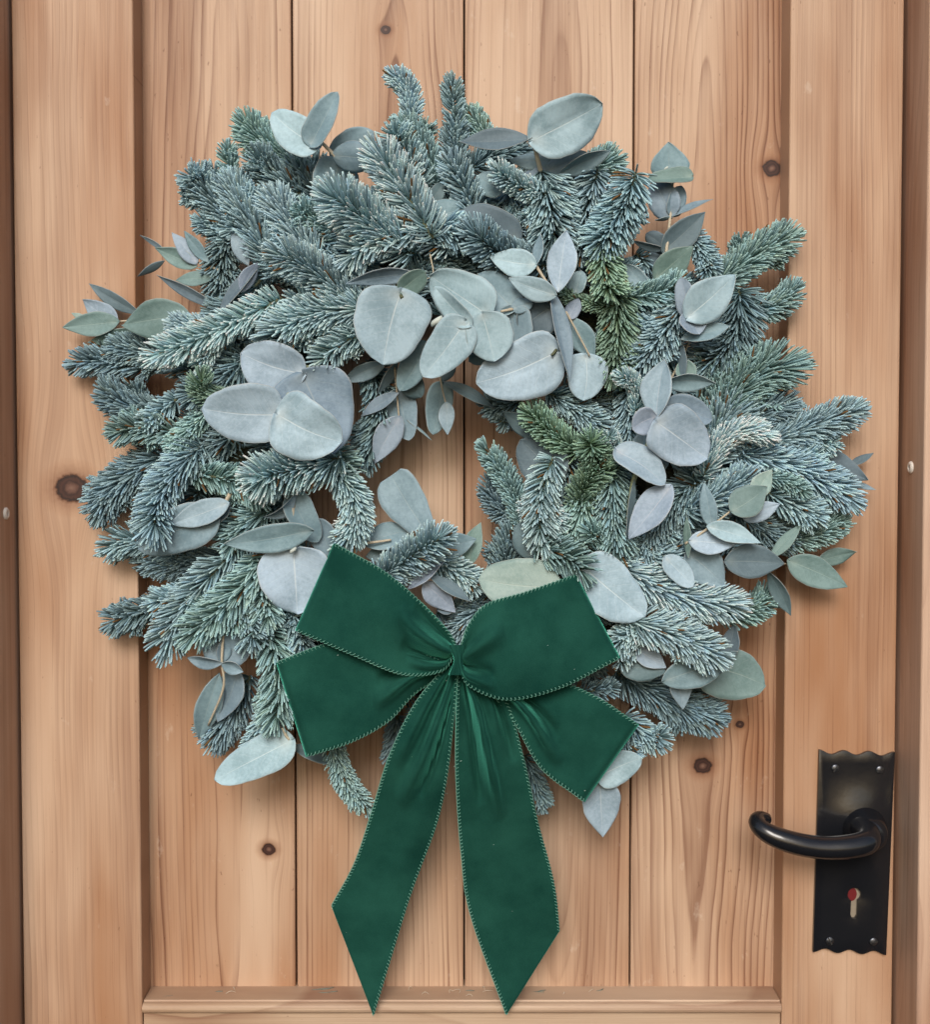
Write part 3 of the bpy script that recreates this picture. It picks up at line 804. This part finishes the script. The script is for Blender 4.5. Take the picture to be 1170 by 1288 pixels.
P_, G_ = M_stemp, M_stemg
spray([(445,222,70),(420,195,78),(400,175,84)], .0018, P_, [
 (399,184,342,142,52,86,82,'r','L',-12,.12,.02), (391,181,425,116,33,88,100,'r','M',20,.35,.03),
 (420,200,470,166,44,60,66,'r','M',0,.1,.02), (421,196,482,205,40,78,84,'o','M',-10,-.3,.03),
 (428,205,402,262,56,60,58,'r','M',10,.2,.02), (480,205,497,172,22,50,60,'r','M')])
spray([(680,215,70),(675,195,84),(670,172,92)], .0019, P_, [
 (671,177,758,131,72,93,96,'r','L',-8,.16,.02), (670,174,577,179,25,92,88,'l','D',-35,.3,-.03),
 (690,216,741,194,28,62,66,'r','M',10), (702,220,768,190,24,68,74,'l','D',-30,.4,.05),
 (700,205,640,202,22,62,60,'l','M')])
spray([(838,320,60),(843,275,52),(846,238,50),(845,208,50)], .0013, P_, [
 (846,228,841,179,50,48,54,'o','M',-6,.1,.02), (869,222,815,226,20,58,62,'r','G',-40,.4,.02),
 (844,272,822,228,38,50,46,'r','M',5), (846,271,857,234,24,50,48,'r','M',-20), (845,273,897,251,8,52,54,'l','M',55,.1,.05),
 (843,273,824,277,5,52,50,'l','M',60), (836,315,887,267,38,56,58,'o','D',-10), (836,312,813,294,24,50,48,'r','D',10),
 (838,314,820,335,30,46,44,'r','D'), (838,314,796,303,10,54,56,'l','D',40),
 (826,350,872,310,42,66,76,'o','G',-8,.1,.03), (814,364,788,333,22,60,58,'r','M',10)],
 buds=[(838,212,58,6),(844,214,60,5)])
spray([(820,540,60),(842,482,60),(866,432,62),(868,398,76)], .0011, P_, [
 (866,399,925,346,52,92,100,'o','L',-10,.12,.03), (866,398,857,349,26,86,84,'r','V',15), (864,394,880,421,32,88,92,'r','V',25,.5,.06),
 (866,398,888,405,26,76,78,'r','V'), (856,427,919,410,22,84,86,'l','M',20,.3,.04),
 (857,484,858,428,11,72,74,'l','D',40), (858,455,872,485,25,70,72,'o','G',10,.3)])
spray([(827,528,96),(810,575,92),(797,605,88),(789,660,74)], .0024, G_, [
 (827,531,890,577,74,104,102,'r','L',6,.1,.02), (825,528,836,452,40,102,96,'l','V',22,.4,.03), (825,525,796,540,34,102,104,'r','V',22,.2),
 (831,482,901,482,22,96,92,'l','M',-35,.4,-.05), (838,510,896,528,38,88,84,'r','M'), (777,567,837,610,40,94,100,'r','V',30,.3,.08),
 (828,552,834,595,26,84,82,'l','M'), (842,614,791,678,44,96,92,'o','V',-15,.25,.04), (798,603,787,682,9,90,84,'l','D',50,.1,.02),
 (815,540,800,575,22,82,80,'l','M')])
spray([(862,684,84),(880,672,88),(897,660,90),(923,640,94)], .0011, P_, [
 (896,660,886,607,22,92,90,'o','M',10), (922,642,965,612,42,96,100,'o','G',8,.15), (950,624,971,591,26,90,92,'o','H',-10),
 (938,652,981,634,27,92,92,'o','L',-20), (893,663,957,683,27,94,98,'o','L',12,.3), (870,680,927,684,30,88,90,'o','L',10),
 (866,702,864,650,10,82,86,'l','G',35)])
spray([(862,700,70),(905,707,66),(985,709,40),(1002,708,36)], .0009, P_, [
 (916,706,987,709,48,84,78,'o','D',-5,.12,.02), (995,706,1066,738,40,44,38,'o','G',6,.1,.02), (1025,708,1078,694,22,26,28,'l','G',-20),
 (968,703,1009,658,18,68,60,'l','G',20), (966,718,995,774,22,66,54,'l','D',-20,.3), (866,696,912,738,46,72,74,'o','M'),
 (838,702,872,738,27,80,82,'r','L',15), (905,706,884,698,20,66,66,'r','V')])
spray([(1000,585,40),(1030,585,36),(1062,590,32)], .0009, P_, [
 (1030,572,1092,604,34,34,30,'o','D',10,.15), (1066,586,1099,570,10,26,24,'l','D',35), (1070,604,1102,616,7,26,24,'l','M',40),
 (965,575,1006,572,30,42,36,'l','M'), (1002,572,985,560,16,38,38,'r','D')])
spray([(880,800,46),(900,835,48),(910,838,48)], .0012, P_, [
 (886,838,963,862,68,40,38,'r','G',4,.08,.01), (915,835,925,783,24,42,46,'l','D',10), (838,855,928,819,40,74,78,'o','M',-12,.15,.02),
 (853,838,859,892,30,66,62,'o','V',15,.3), (782,838,839,845,34,64,66,'o','D',10), (800,815,838,840,30,66,68,'o','V')])
spray([(275,340,40),(258,333,34),(243,329,30)], .0009, P_, [
 (245,334,195,312,24,32,28,'o','G',8,.3), (246,330,216,293,20,34,28,'o','V',-10), (207,315,176,296,6,26,22,'l','D',30), (207,328,173,348,10,24,20,'l','D',35),
 (262,330,232,291,18,38,34,'l','M',20)])
spray([(300,385,46),(280,390,40),(230,397,32),(145,405,24)], .0011, P_, [
 (279,389,197,346,15,40,26,'l','D',30), (270,350,221,353,18,36,30,'l','G',-20), (276,396,328,333,14,52,62,'l','D',45,.4,.08),
 (303,368,324,331,22,64,66,'l','V',-20), (313,335,292,290,20,58,56,'l','V',15),
 (233,397,154,409,52,62,46,'o','G',-6,.15,.02), (178,396,112,357,18,24,20,'l','D',20), (146,406,104,377,32,28,24,'o','V',10),
 (146,405,79,412,32,30,26,'o','G',-8,.2), (172,412,110,431,18,24,22,'l','G',20), (232,400,236,420,14,30,30,'r','D'), (112,404,90,394,8,20,20,'l','H')])
spray([(388,462,86),(376,480,94),(362,495,98),(352,518,104)], .0026, G_, [
 (350,522,254,514,76,110,114,'c','L',6,.2,.02), (381,472,418,572,98,96,92,'c','M',10,.16,.02), (350,522,430,556,88,114,116,'c','L',-8,.18,.03),
 (380,470,303,444,66,96,94,'r','L',8,.15,.02)])
spray([(290,620,74),(283,632,76),(275,640,78)], .0018, P_, [
 (284,634,213,660,34,84,80,'o','L',-10,.2), (286,634,255,658,28,76,72,'r','D'), (270,650,174,690,62,78,72,'r','M',6,.1,.02)])
spray([(369,620,80),(368,645,84),(366,665,88)], .0021, P_, [
 (367,624,400,682,42,84,74,'r','M',12,.3,.03), (372,620,332,650,14,86,80,'l','M',50,.5,.2), (388,668,281,684,38,92,90,'o','M',20,.2,.03),
 (369,692,374,772,84,84,76,'r','L',-3,.1,.02), (398,655,418,700,32,70,66,'r','M')],
 buds=[(369,692,100,8)])
spray([(282,785,70),(279,830,70),(281,865,66),(262,912,48)], .0012, P_, [
 (279,830,252,776,38,66,62,'r','M',10), (281,832,318,792,44,66,64,'r','M',-8), (280,834,236,827,16,74,70,'l','M',35,.5,.05),
 (278,834,306,845,17,74,72,'l','M',-35,.5), (276,846,250,930,34,60,40,'l','M',10), (298,846,274,908,36,58,50,'o','M',-15)])
spray([(356,915,60),(360,925,60),(364,930,60)], .0016, P_, [
 (364,932,270,981,48,60,52,'r','L',-12,.15,.03), (366,938,428,963,22,42,36,'l','D',20), (350,905,385,880,30,46,44,'r','M')])
spray([(745,965,56),(752,974,54),(757,980,52)], .0013, P_, [
 (755,978,758,1052,48,52,40,'o','L',5,.12,.02), (753,977,807,953,42,56,54,'r','L',-10,.15)])
spray([(541,320,78),(545,345,82),(535,352,84)], .0006, P_, [])
spray([(500,355,86),(503,368,92),(506,375,96)], .0022, M_twig, [
 (504,368,482,459,92,96,92,'r','L',4,.10,.01), (528,346,435,357,22,96,94,'l','M',30,.3,-.04), (504,366,535,342,32,96,98,'r','G',-20,.2)])
spray([(612,393,96),(600,402,102),(575,410,106)], .0013, P_, [
 (613,396,541,347,72,98,94,'r','L',6,.12,.01), (590,408,547,361,30,108,106,'r','L',18,.3,.03), (584,406,532,474,52,108,104,'r','L',-5,.12,.02),
 (607,396,622,455,60,106,102,'r','L',4,.12,.01), (600,420,575,440,40,88,84,'r','M')], buds=[(550,404,108,14),(563,407,110,12),(572,410,110,10)])
spray([(650,388,92),(640,390,96),(630,392,98)], .0013, P_, [
 (646,388,602,344,48,92,84,'r','M',-10,.2), (646,388,670,382,20,94,94,'r','M',10), (642,388,652,448,52,92,88,'r','M',-8,.2), (692,388,655,418,56,88,84,'r','D'),
 (640,425,590,455,34,82,80,'r','M')])
spray([(700,440,92),(697,444,94),(694,447,96)], .0014, M_twig, [
 (700,443,599,482,80,92,92,'r','L',6,.1,.01), (692,362,717,480,20,96,100,'l','M',35,.4,.02)])
spray([(672,331,98),(683,348,100),(694,364,102)], .0013, P_, [
 (672,333,616,323,35,102,98,'o','L',-8,.12), (674,335,680,293,12,100,98,'l','M',40), (702,368,713,290,38,102,98,'l','L',10,.2,.03), (697,371,640,350,32,106,104,'o','L',6,.1,.02)],
 buds=[(667,322,104,7)])
spray([(712,392,86),(726,418,84),(742,448,82)], .0009, P_, [
 (724,368,732,341,25,76,74,'r','L'), (716,400,728,376,20,78,76,'r','V'), (716,398,748,452,34,76,74,'l','M',-10), (737,448,734,504,50,78,76,'r','L',4,.12,.02),
 (715,402,712,425,10,80,78,'l','M',20)])
spray([(496,455,60),(498,480,56),(501,515,50),(503,532,48)], .0009, P_, [
 (536,434,503,492,38,72,64,'r','M',10), (500,455,474,497,12,60,52,'l','D',35), (502,494,454,524,17,58,50,'l','M',-20), (502,492,515,554,42,46,42,'r','M',-5,.12),
 (502,527,471,583,34,50,44,'o','V',8,.12), (486,456,432,480,24,66,58,'l','M',20), (510,470,530,500,30,56,50,'r','D'), (512,528,543,554,3,44,40,'l','M',50)])
spray([(553,470,60),(556,488,56),(562,512,52)], .0008, P_, [
 (557,484,545,547,34,50,46,'r','M',8,.15), (562,508,563,547,20,54,52,'o','L',5,.15), (558,480,622,514,15,56,50,'l','D',25,.2), (556,480,574,452,18,50,56,'l','D',10)])
spray([(443,685,66),(470,682,62),(492,679,60)], .0013, P_, [
 (543,678,492,598,56,62,50,'s','M',6,.12,.02), (455,684,520,666,34,52,54,'l','M',20), (545,690,599,678,36,60,62,'o','M',-8,.12), (590,708,605,657,28,52,48,'o','G',10,.15),
 (460,700,520,690,30,48,50,'l','D')])
spray([(524,737,76),(545,732,78),(560,728,78)], .0008, P_, [
 (512,742,560,706,16,80,84,'l','V',40,.3,.05), (538,722,593,757,16,80,78,'l','D',30), (535,735,573,770,30,78,74,'o','V',-12,.2), (550,768,575,766,12,70,68,'l','D',30)])
spray([(695,600,66),(700,590,66),(705,580,66)], .0010, P_, [
 (700,606,655,553,60,68,62,'r','D',5,.1), (680,552,632,517,24,68,60,'l','D',25), (668,700,655,656,34,66,66,'r','D',8)])
spray([(690,740,88),(700,738,88),(712,735,88)], .0010, P_, [
 (700,738,602,728,66,84,80,'r','H',-4,.08,.01), (733,712,811,776,78,82,88,'r','L',4,.10,.01)])
spray([(600,240,62),(612,232,64),(620,225,64)], .0010, P_, [
 (632,240,600,222,30,66,64,'r','M'), (651,300,580,266,46,70,70,'r','D',-6,.1), (540,275,585,262,34,68,66,'r','M'), (540,256,556,230,20,62,62,'r','D'),
 (655,240,690,215,30,60,60,'r','M')])
spray([(395,720,40),(385,800,40),(383,850,36)], .0015, P_, [(388,812,382,770,20,50,56,'l','D',20), (360,880,385,905,30,48,46,'r','V'), (690,900,660,880,30,44,44,'r','V')])

# ------------------------------------------------------------------ bow
bow = empty('velvet_bow', (0, 0, 0), 'dark green velvet bow with stitched edges and two long tails under the wreath', 'bow')

def ribbon(name, top, bot, nu=70, nv=26, ruffle=0.0, rp=3.0, phase=0.0, bulge=0.0, fold=None, creases=(), pull=None):
    top = [(a, b, max(c * .8 - 5, c * .72)) for a, b, c in top]; bot = [(a, b, max(c * .8 - 5, c * .72)) for a, b, c in bot]
    A = catmull(top, nu); B = catmull(bot, nu)
    us = np.linspace(0, 1, nu); vs = np.linspace(0, 1, nv)
    Gd = np.zeros((nu, nv, 3))
    for i, u in enumerate(us):
        for j, v in enumerate(vs):
            p = A[i] * (1 - v) + B[i] * v
            p = p.copy()
            p[2] += bulge * math.sin(math.pi * min(1, u * 1.05)) * (0.5 + 0.5 * math.sin(math.pi * v))
            k = (1 - u) ** 2.0
            p[2] += ruffle * k * math.sin(v * math.pi * 2 * rp + phase + u * 1.5) * min(1, u * 12 + .3)
            for (v0, v1, s, amp, u0, u1) in creases:     # soft ridge running along the ribbon from v0 (knot) to v1
                if u0 <= u <= u1:
                    tt = (u - u0) / (u1 - u0); vc = v0 + (v1 - v0) * tt
                    p[2] += 1.7 * amp * math.exp(-((v - vc) / s) ** 2) * math.sin(math.pi * tt) ** 0.7
            p[2] += 0.9 * math.sin(u * 6 + phase) * math.sin(v * 4.3 + phase) + 0.45 * math.sin(u * 17 + 2 * phase + v * 4) * math.sin(v * 9 + phase)
            p[2] += 7.5 * math.exp(-(u / 0.22) ** 2) * (0.5 - abs(math.sin(v * 8.5 + phase + u * 5))) * math.sin(math.pi * v)
            Gd[i, j] = p
    for r_ in Gd:
        for a_, b_ in zip(r_[:-1], r_[1:]):
            for t_ in (0, .33, .67, 1):
                c_ = a_ * (1 - t_) + b_ * t_; gx, gy = int(c_[0] / 3), int(c_[1] / 3)
                for ox in (-1, 0, 1):
                    for oy in (-1, 0, 1): BOWH[gx + ox, gy + oy] = min(BOWH[gx + ox, gy + oy], c_[2])
    rows = list(Gd)
    if fold:                                            # turn back over an open loop and return to the knot behind
        R, back = fold
        d = Gd[-1, :, :2] - Gd[-6, :, :2]; d /= np.linalg.norm(d, axis=1)[:, None] + 1e-9
        for k in range(1, 9):
            t = math.pi * k / 8
            r = Gd[-1].copy(); r[:, :2] += d * R * math.sin(t) * 0.55; r[:, 2] -= R * (1 - math.cos(t)) * 0.65
            rows.append(r)
        last = rows[-1]
        for k in range(1, 30):
            t = k / 29
            i = int(round((1 - t) * (nu - 1)))
            r = Gd[i].copy()
            c = r.mean(0); r = c + (r - c) * 0.96
            r[:, 2] = last[:, 2] * (1 - t) + (back) * t - 3 * math.sin(math.pi * t)
            rows.append(r)
    Gd2 = np.array(rows)
    Vw = PA(Gd2); n1, n2 = Vw.shape[:2]
    V = Vw.reshape(-1, 3)
    F = [(i * n2 + j, (i + 1) * n2 + j, (i + 1) * n2 + j + 1, i * n2 + j + 1) for i in range(n1 - 1) for j in range(n2 - 1)]
    o = mesh_obj(name, V, F, M_velvet, bow)
    m = o.modifiers.new('thick', 'SOLIDIFY'); m.thickness = 0.0009; m.offset = 0
    # whip-stitched wired edges
    stop = nu + 2 if fold else n1
    for j in (0, n2 - 1):
        e = Vw[:stop, j]; ins = Vw[:stop, 1 if j == 0 else n2 - 2]
        s = np.concatenate([[0], np.cumsum(np.linalg.norm(np.diff(e, axis=0), axis=1))])
        Ls = s[-1]; turns = int(Ls / 0.0031); n = turns * 8
        q = np.linspace(0, Ls, n)
        E = np.stack([np.interp(q, s, e[:, k]) for k in range(3)], 1); I = np.stack([np.interp(q, s, ins[:, k]) for k in range(3)], 1)
        Tn = np.gradient(E, axis=0); Tn /= np.linalg.norm(Tn, axis=1)[:, None] + 1e-12
        In = I - E; In -= Tn * np.sum(In * Tn, 1)[:, None]; In /= np.linalg.norm(In, axis=1)[:, None] + 1e-12
        Nn = np.cross(Tn, In)
        ph = np.arange(n) * 2 * math.pi / 8
        C = E + In * (0.0012 * (1 - np.cos(ph)) - 0.0005)[:, None] + Nn * (0.0011 * np.sin(ph))[:, None] + Tn * (0.0011 * np.sin(ph * 1.0 + .6))[:, None]
        Vt, Ft = tube(C, 0.00031, 4, False)
        mesh_obj('stitching', Vt, Ft, M_thread, o)
    return o

# lower loops first, then tails, upper loops, knot (px, py, h)
ribbon('loop', [(566,838,92),(520,815,94),(450,800,92),(400,813,92),(356,830,90)],
               [(562,846,90),(522,872,92),(490,906,92),(445,932,92),(394,949,90)], ruffle=4, rp=1.5, phase=.4, bulge=4, fold=(16, 46), creases=[(.55,.75,.07,8,.04,.55),(.38,.5,.06,-8,.04,.5),(.2,.15,.07,5,.05,.4)])
ribbon('loop', [(585,846,92),(640,850,92),(700,856,92),(750,876,92),(796,906,88)],
               [(578,856,90),(612,868,92),(645,905,92),(680,965,92),(728,1003,88)], ruffle=4, rp=1.5, phase=2.2, bulge=4, fold=(16, 46), creases=[(.55,.80,.06,9,.10,.80),(.40,.60,.06,-7,.1,.7)])
ribbon('tail', [(563,835,96),(522,885,96),(490,950,92),(468,1020,70),(446,1085,46),(417,1139,24)],
               [(576,842,98),(571,900,96),(562,980,86),(548,1040,64),(515,1130,36),(470,1277,15)], ruffle=5, rp=1.2, phase=1.0, bulge=2, nu=110, creases=[(.70,.38,.09,9,.02,.50),(.88,.62,.05,-8,.02,.42),(.30,.15,.08,5,.0,.4)])
ribbon('tail', [(576,845,99),(574,905,96),(574,980,86),(580,1070,60),(592,1150,36),(637,1276,15)],
               [(598,850,98),(636,880,97),(658,950,90),(676,1030,70),(697,1110,46),(704,1170,26)], ruffle=5, rp=1.2, phase=2.6, bulge=2, nu=110, creases=[(.42,.58,.06,10,.02,.50),(.25,.35,.06,-7,.02,.42),(.8,.85,.06,-6,.02,.35)])
ribbon('loop', [(574,812,108),(562,792,110),(530,758,108),(485,720,104),(429,688,98)],
               [(571,826,108),(553,845,110),(505,848,106),(440,822,104),(381,797,98)], ruffle=6, rp=1.5, phase=3.3, bulge=7, fold=(18, 56), creases=[(.52,.30,.09,9,.02,.50),(.72,.62,.07,-8,.02,.42),(.88,.80,.06,7,.02,.34),(.25,.12,.08,-5,.02,.4)])
ribbon('loop', [(580,812,109),(590,785,112),(612,760,112),(660,745,108),(715,726,102)],
               [(578,842,109),(592,864,112),(640,880,112),(705,865,108),(771,832,102)], ruffle=3, rp=1.0, phase=1.7, bulge=8, fold=(18, 58), creases=[(.45,.30,.10,6,.0,.45),(.62,.70,.06,-6,.0,.32),(.80,.86,.06,5,.0,.30)])
# gathered knot wrapping the middle
kn = []
nu, nv = 28, 22
for i in range(nu):
    u = i / (nu - 1); a = math.pi * 2 * u
    row = []
    for j in range(nv):
        v = j / (nv - 1)
        rx = 7.5 + 2.4 * math.cos(2 * math.pi * v) + 0.9 * math.sin(a * 5 + v * 2)
        row.append((573.5 + 2.5 * math.sin(v * 3.0) + rx * math.cos(a), 811 + 38 * v, 84 - 8.5 * math.sin(a + math.pi) * 1.0 + 1.6 * math.sin(a * 6 + v)))
    kn.append(row)
kn = PA(np.array(kn)); V = kn.reshape(-1, 3)
F = [(i * nv + j, i * nv + j + 1, (i + 1) * nv + j + 1, (i + 1) * nv + j) for i in range(nu - 1) for j in range(nv - 1)]
mesh_obj('knot', V, F, M_velvet, bow)

for f in FIRS:
    fir(*f)
    x0, y0, x1, y1, x2, y2, W, h = f[:8]
    LL = math.hypot(x2 - x1, y2 - y1) + math.hypot(x1 - x0, y1 - y0)
    if LL > 95 and W >= 44 and f[8] in 'bc':             # short side shoots, as a fir spray branches
        for sd, tt in ((-1, rng.uniform(.28, .45)), (1, rng.uniform(.34, .55))):
            bx, by = x0 + (x2 - x0) * tt, y0 + (y2 - y0) * tt; k2 = 2 * tt * (1 - tt) * 2 * 0.5
            bx += (x1 - (x0 + x2) / 2) * k2 * 2; by += (y1 - (y0 + y2) / 2) * k2 * 2
            an = math.atan2(y2 - y0, x2 - x0) + sd * rng.uniform(rad(26), rad(42)); l2 = LL * rng.uniform(.30, .40)
            ex, ey = bx + l2 * math.cos(an), by + l2 * math.sin(an)
            if not (470 < ex < 610 and 500 < ey < 680):
                fir(bx, by, (bx + ex) / 2 + 3 * sd, (by + ey) / 2, ex, ey, W * 0.66, h - 5, 'c' if rng.random() < .6 else 'b', f[9], 3)
UNDER = []
# hidden understorey: sprigs wired all round the ring, back-layer shade in their colour
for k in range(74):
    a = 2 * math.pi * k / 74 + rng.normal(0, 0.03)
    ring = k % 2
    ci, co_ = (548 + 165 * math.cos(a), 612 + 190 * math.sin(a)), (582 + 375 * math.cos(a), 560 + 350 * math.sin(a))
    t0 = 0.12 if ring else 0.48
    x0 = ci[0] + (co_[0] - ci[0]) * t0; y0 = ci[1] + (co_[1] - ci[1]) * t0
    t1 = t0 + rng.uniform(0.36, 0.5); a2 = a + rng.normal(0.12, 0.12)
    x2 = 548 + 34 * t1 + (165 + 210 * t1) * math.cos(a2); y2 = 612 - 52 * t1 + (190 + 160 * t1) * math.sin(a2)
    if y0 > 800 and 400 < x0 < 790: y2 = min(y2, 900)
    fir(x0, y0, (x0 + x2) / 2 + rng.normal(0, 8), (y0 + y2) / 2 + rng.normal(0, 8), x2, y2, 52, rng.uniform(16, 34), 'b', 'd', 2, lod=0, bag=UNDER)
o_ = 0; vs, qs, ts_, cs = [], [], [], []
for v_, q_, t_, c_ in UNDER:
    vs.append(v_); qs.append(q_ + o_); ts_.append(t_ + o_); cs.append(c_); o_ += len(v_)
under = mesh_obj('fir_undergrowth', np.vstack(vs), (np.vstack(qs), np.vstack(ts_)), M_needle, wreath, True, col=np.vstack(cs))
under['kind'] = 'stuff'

for k in range(48):                    # middle layer of small side shoots filling between the large ones
    a = 2 * math.pi * k / 48 + rng.normal(0, 0.05); t0 = rng.uniform(0.12, 0.55); t1 = t0 + rng.uniform(0.22, 0.34)
    q = []
    for t_, aa in ((t0, a), (t1, a + rng.normal(0.0, 0.22))):
        q.append((548 + 34 * t_ + (165 + 225 * t_) * math.cos(aa), 612 - 52 * t_ + (190 + 170 * t_) * math.sin(aa)))
    if q[0][1] > 790 and 380 < q[0][0] < 800: continue
    fir(*q[0], (q[0][0] + q[1][0]) / 2 + rng.normal(0, 9), (q[0][1] + q[1][1]) / 2 + rng.normal(0, 9), *q[1], rng.uniform(36, 46), rng.uniform(38, 54), rng.choice(['b', 'c']), rng.choice(['b', 'm', 'd', 'b']), rng.uniform(2, 14))

V = []; F = []                          # pale lint specks clinging to the pile
for k in range(46):
    gx, gy = random.uniform(365, 785), random.uniform(700, 1230)
    h_ = BOWH[int(gx / 3), int(gy / 3)]
    if h_ > 1e6 or k % 2 and gy < 800: continue
    c = P(gx, gy, h_ + 0.9); r0 = random.uniform(0.0004, 0.0008); b0 = len(V)
    V += [c + np.array(d_) * r0 for d_ in ((1.6, 0, .3), (0, 0, .6), (-1.2, 0, -.2), (0, 0, -.6), (0, -.6, 0))]
    F += [(b0, b0 + 1, b0 + 4), (b0 + 1, b0 + 2, b0 + 4), (b0 + 2, b0 + 3, b0 + 4), (b0 + 3, b0, b0 + 4), (b0 + 3, b0 + 2, b0 + 1, b0)]
lint = mesh_obj('lint', V, F, simple('lint', (0.45, 0.62, 0.56), 0.8), bow)
lint['kind'] = 'stuff'

# ------------------------------------------------------------------ clippings on the ledge
def clip(px, py, L, ang, mat, label, group, kind):
    y0 = random.uniform(0.009, 0.023); B = P(px, py, -y0 * 1000); n = 12; pts = []
    sl_ = (zl - zf) / (REC / 1000 - 0.004); cv = random.uniform(-0.35, 0.35) * (3 if kind == 'shaving' else 1)
    for k in range(n):
        t = k / (n - 1); a_ = ang + cv * (t - .5) * 2.2
        x_ = B[0] + L * t * math.cos(a_); y_ = min(0.0268, max(0.005, y0 + 0.6 * L * t * math.sin(a_)))
        lift = 0.0003 + (0.0022 * math.sin(math.pi * t) if kind == 'shaving' else 0.0007 * t)
        pts.append((x_, y_, zf + (y_ - 0.004) * sl_ + lift))
    r0 = 0.00028 if kind == 'shaving' else 0.00062
    V, F = tube(pts, list(np.interp(np.linspace(0, 1, n), [0, .5, 1], [r0 * .6, r0, r0 * .45])), 5)
    o = mesh_obj('wood_shaving' if kind == 'shaving' else 'fir_needle', V, F, mat)
    o['label'] = label; o['category'] = 'shaving' if kind == 'shaving' else 'needle'; o['group'] = group
    return o
M_shav = simple('shaving', (0.52, 0.45, 0.35), 0.6)
M_dn = simple('dry_needle', (0.13, 0.15, 0.12), 0.6)
SH_AT = ['just right of the left corner', 'beside a grey needle near the left corner', 'between the two ribbon tails, nearest the left tail', 'left of the middle plank joint', 'at the foot of the middle plank joint', 'halfway between the middle joint and the right tail', 'standing up just right of the left ribbon tail', 'just right of the right ribbon tail', 'furthest right along the ledge', 'curled just right of the middle plank joint', 'nearest the right ribbon tail on its left side']
ND_AT = ['leftmost of all, by the left corner', 'crossing the leftmost needle by the left corner', 'left end of the needle cluster beside the left ribbon tail', 'pointing up in the needle cluster beside the left ribbon tail', 'pointing down in the needle cluster beside the left ribbon tail', 'right end of the needle cluster beside the left ribbon tail', 'close to the tip of the right ribbon tail', 'tilted, a little right of the right ribbon tail tip', 'under the left planks between the corner and the cluster', 'under the middle plank joint', 'touching the right ribbon tail', 'furthest right of the fallen needles']
for (px, L, a), w_ in zip(((283, .010, .3), (296, .006, 2.2), (514, .007, 1.3), (566, .006, 1.6), (577, .008, 1.4), (607, .010, -.5), (530, .007, .4), (708, .005, 1.0), (740, .007, .2), (595, .007, 2.4), (610, .006, 1.9)), SH_AT):
    clip(px, 1250, L, a, M_shav, 'pale wood shaving ' + w_, 'wood shavings on the door ledge', 'shaving')
for (px, L, a), w_ in zip(((196, .012, .2), (203, .010, .7), (392, .014, .1), (398, .012, -.4), (404, .012, .4), (410, .010, .1), (670, .010, -.3), (676, .008, .6), (270, .007, .1), (585, .008, .2), (634, .008, .0), (750, .008, .3)), ND_AT):
    clip(px, 1250, L, a, M_dn, 'fallen fir needle ' + w_, 'fallen needles on the door ledge', 'needle')
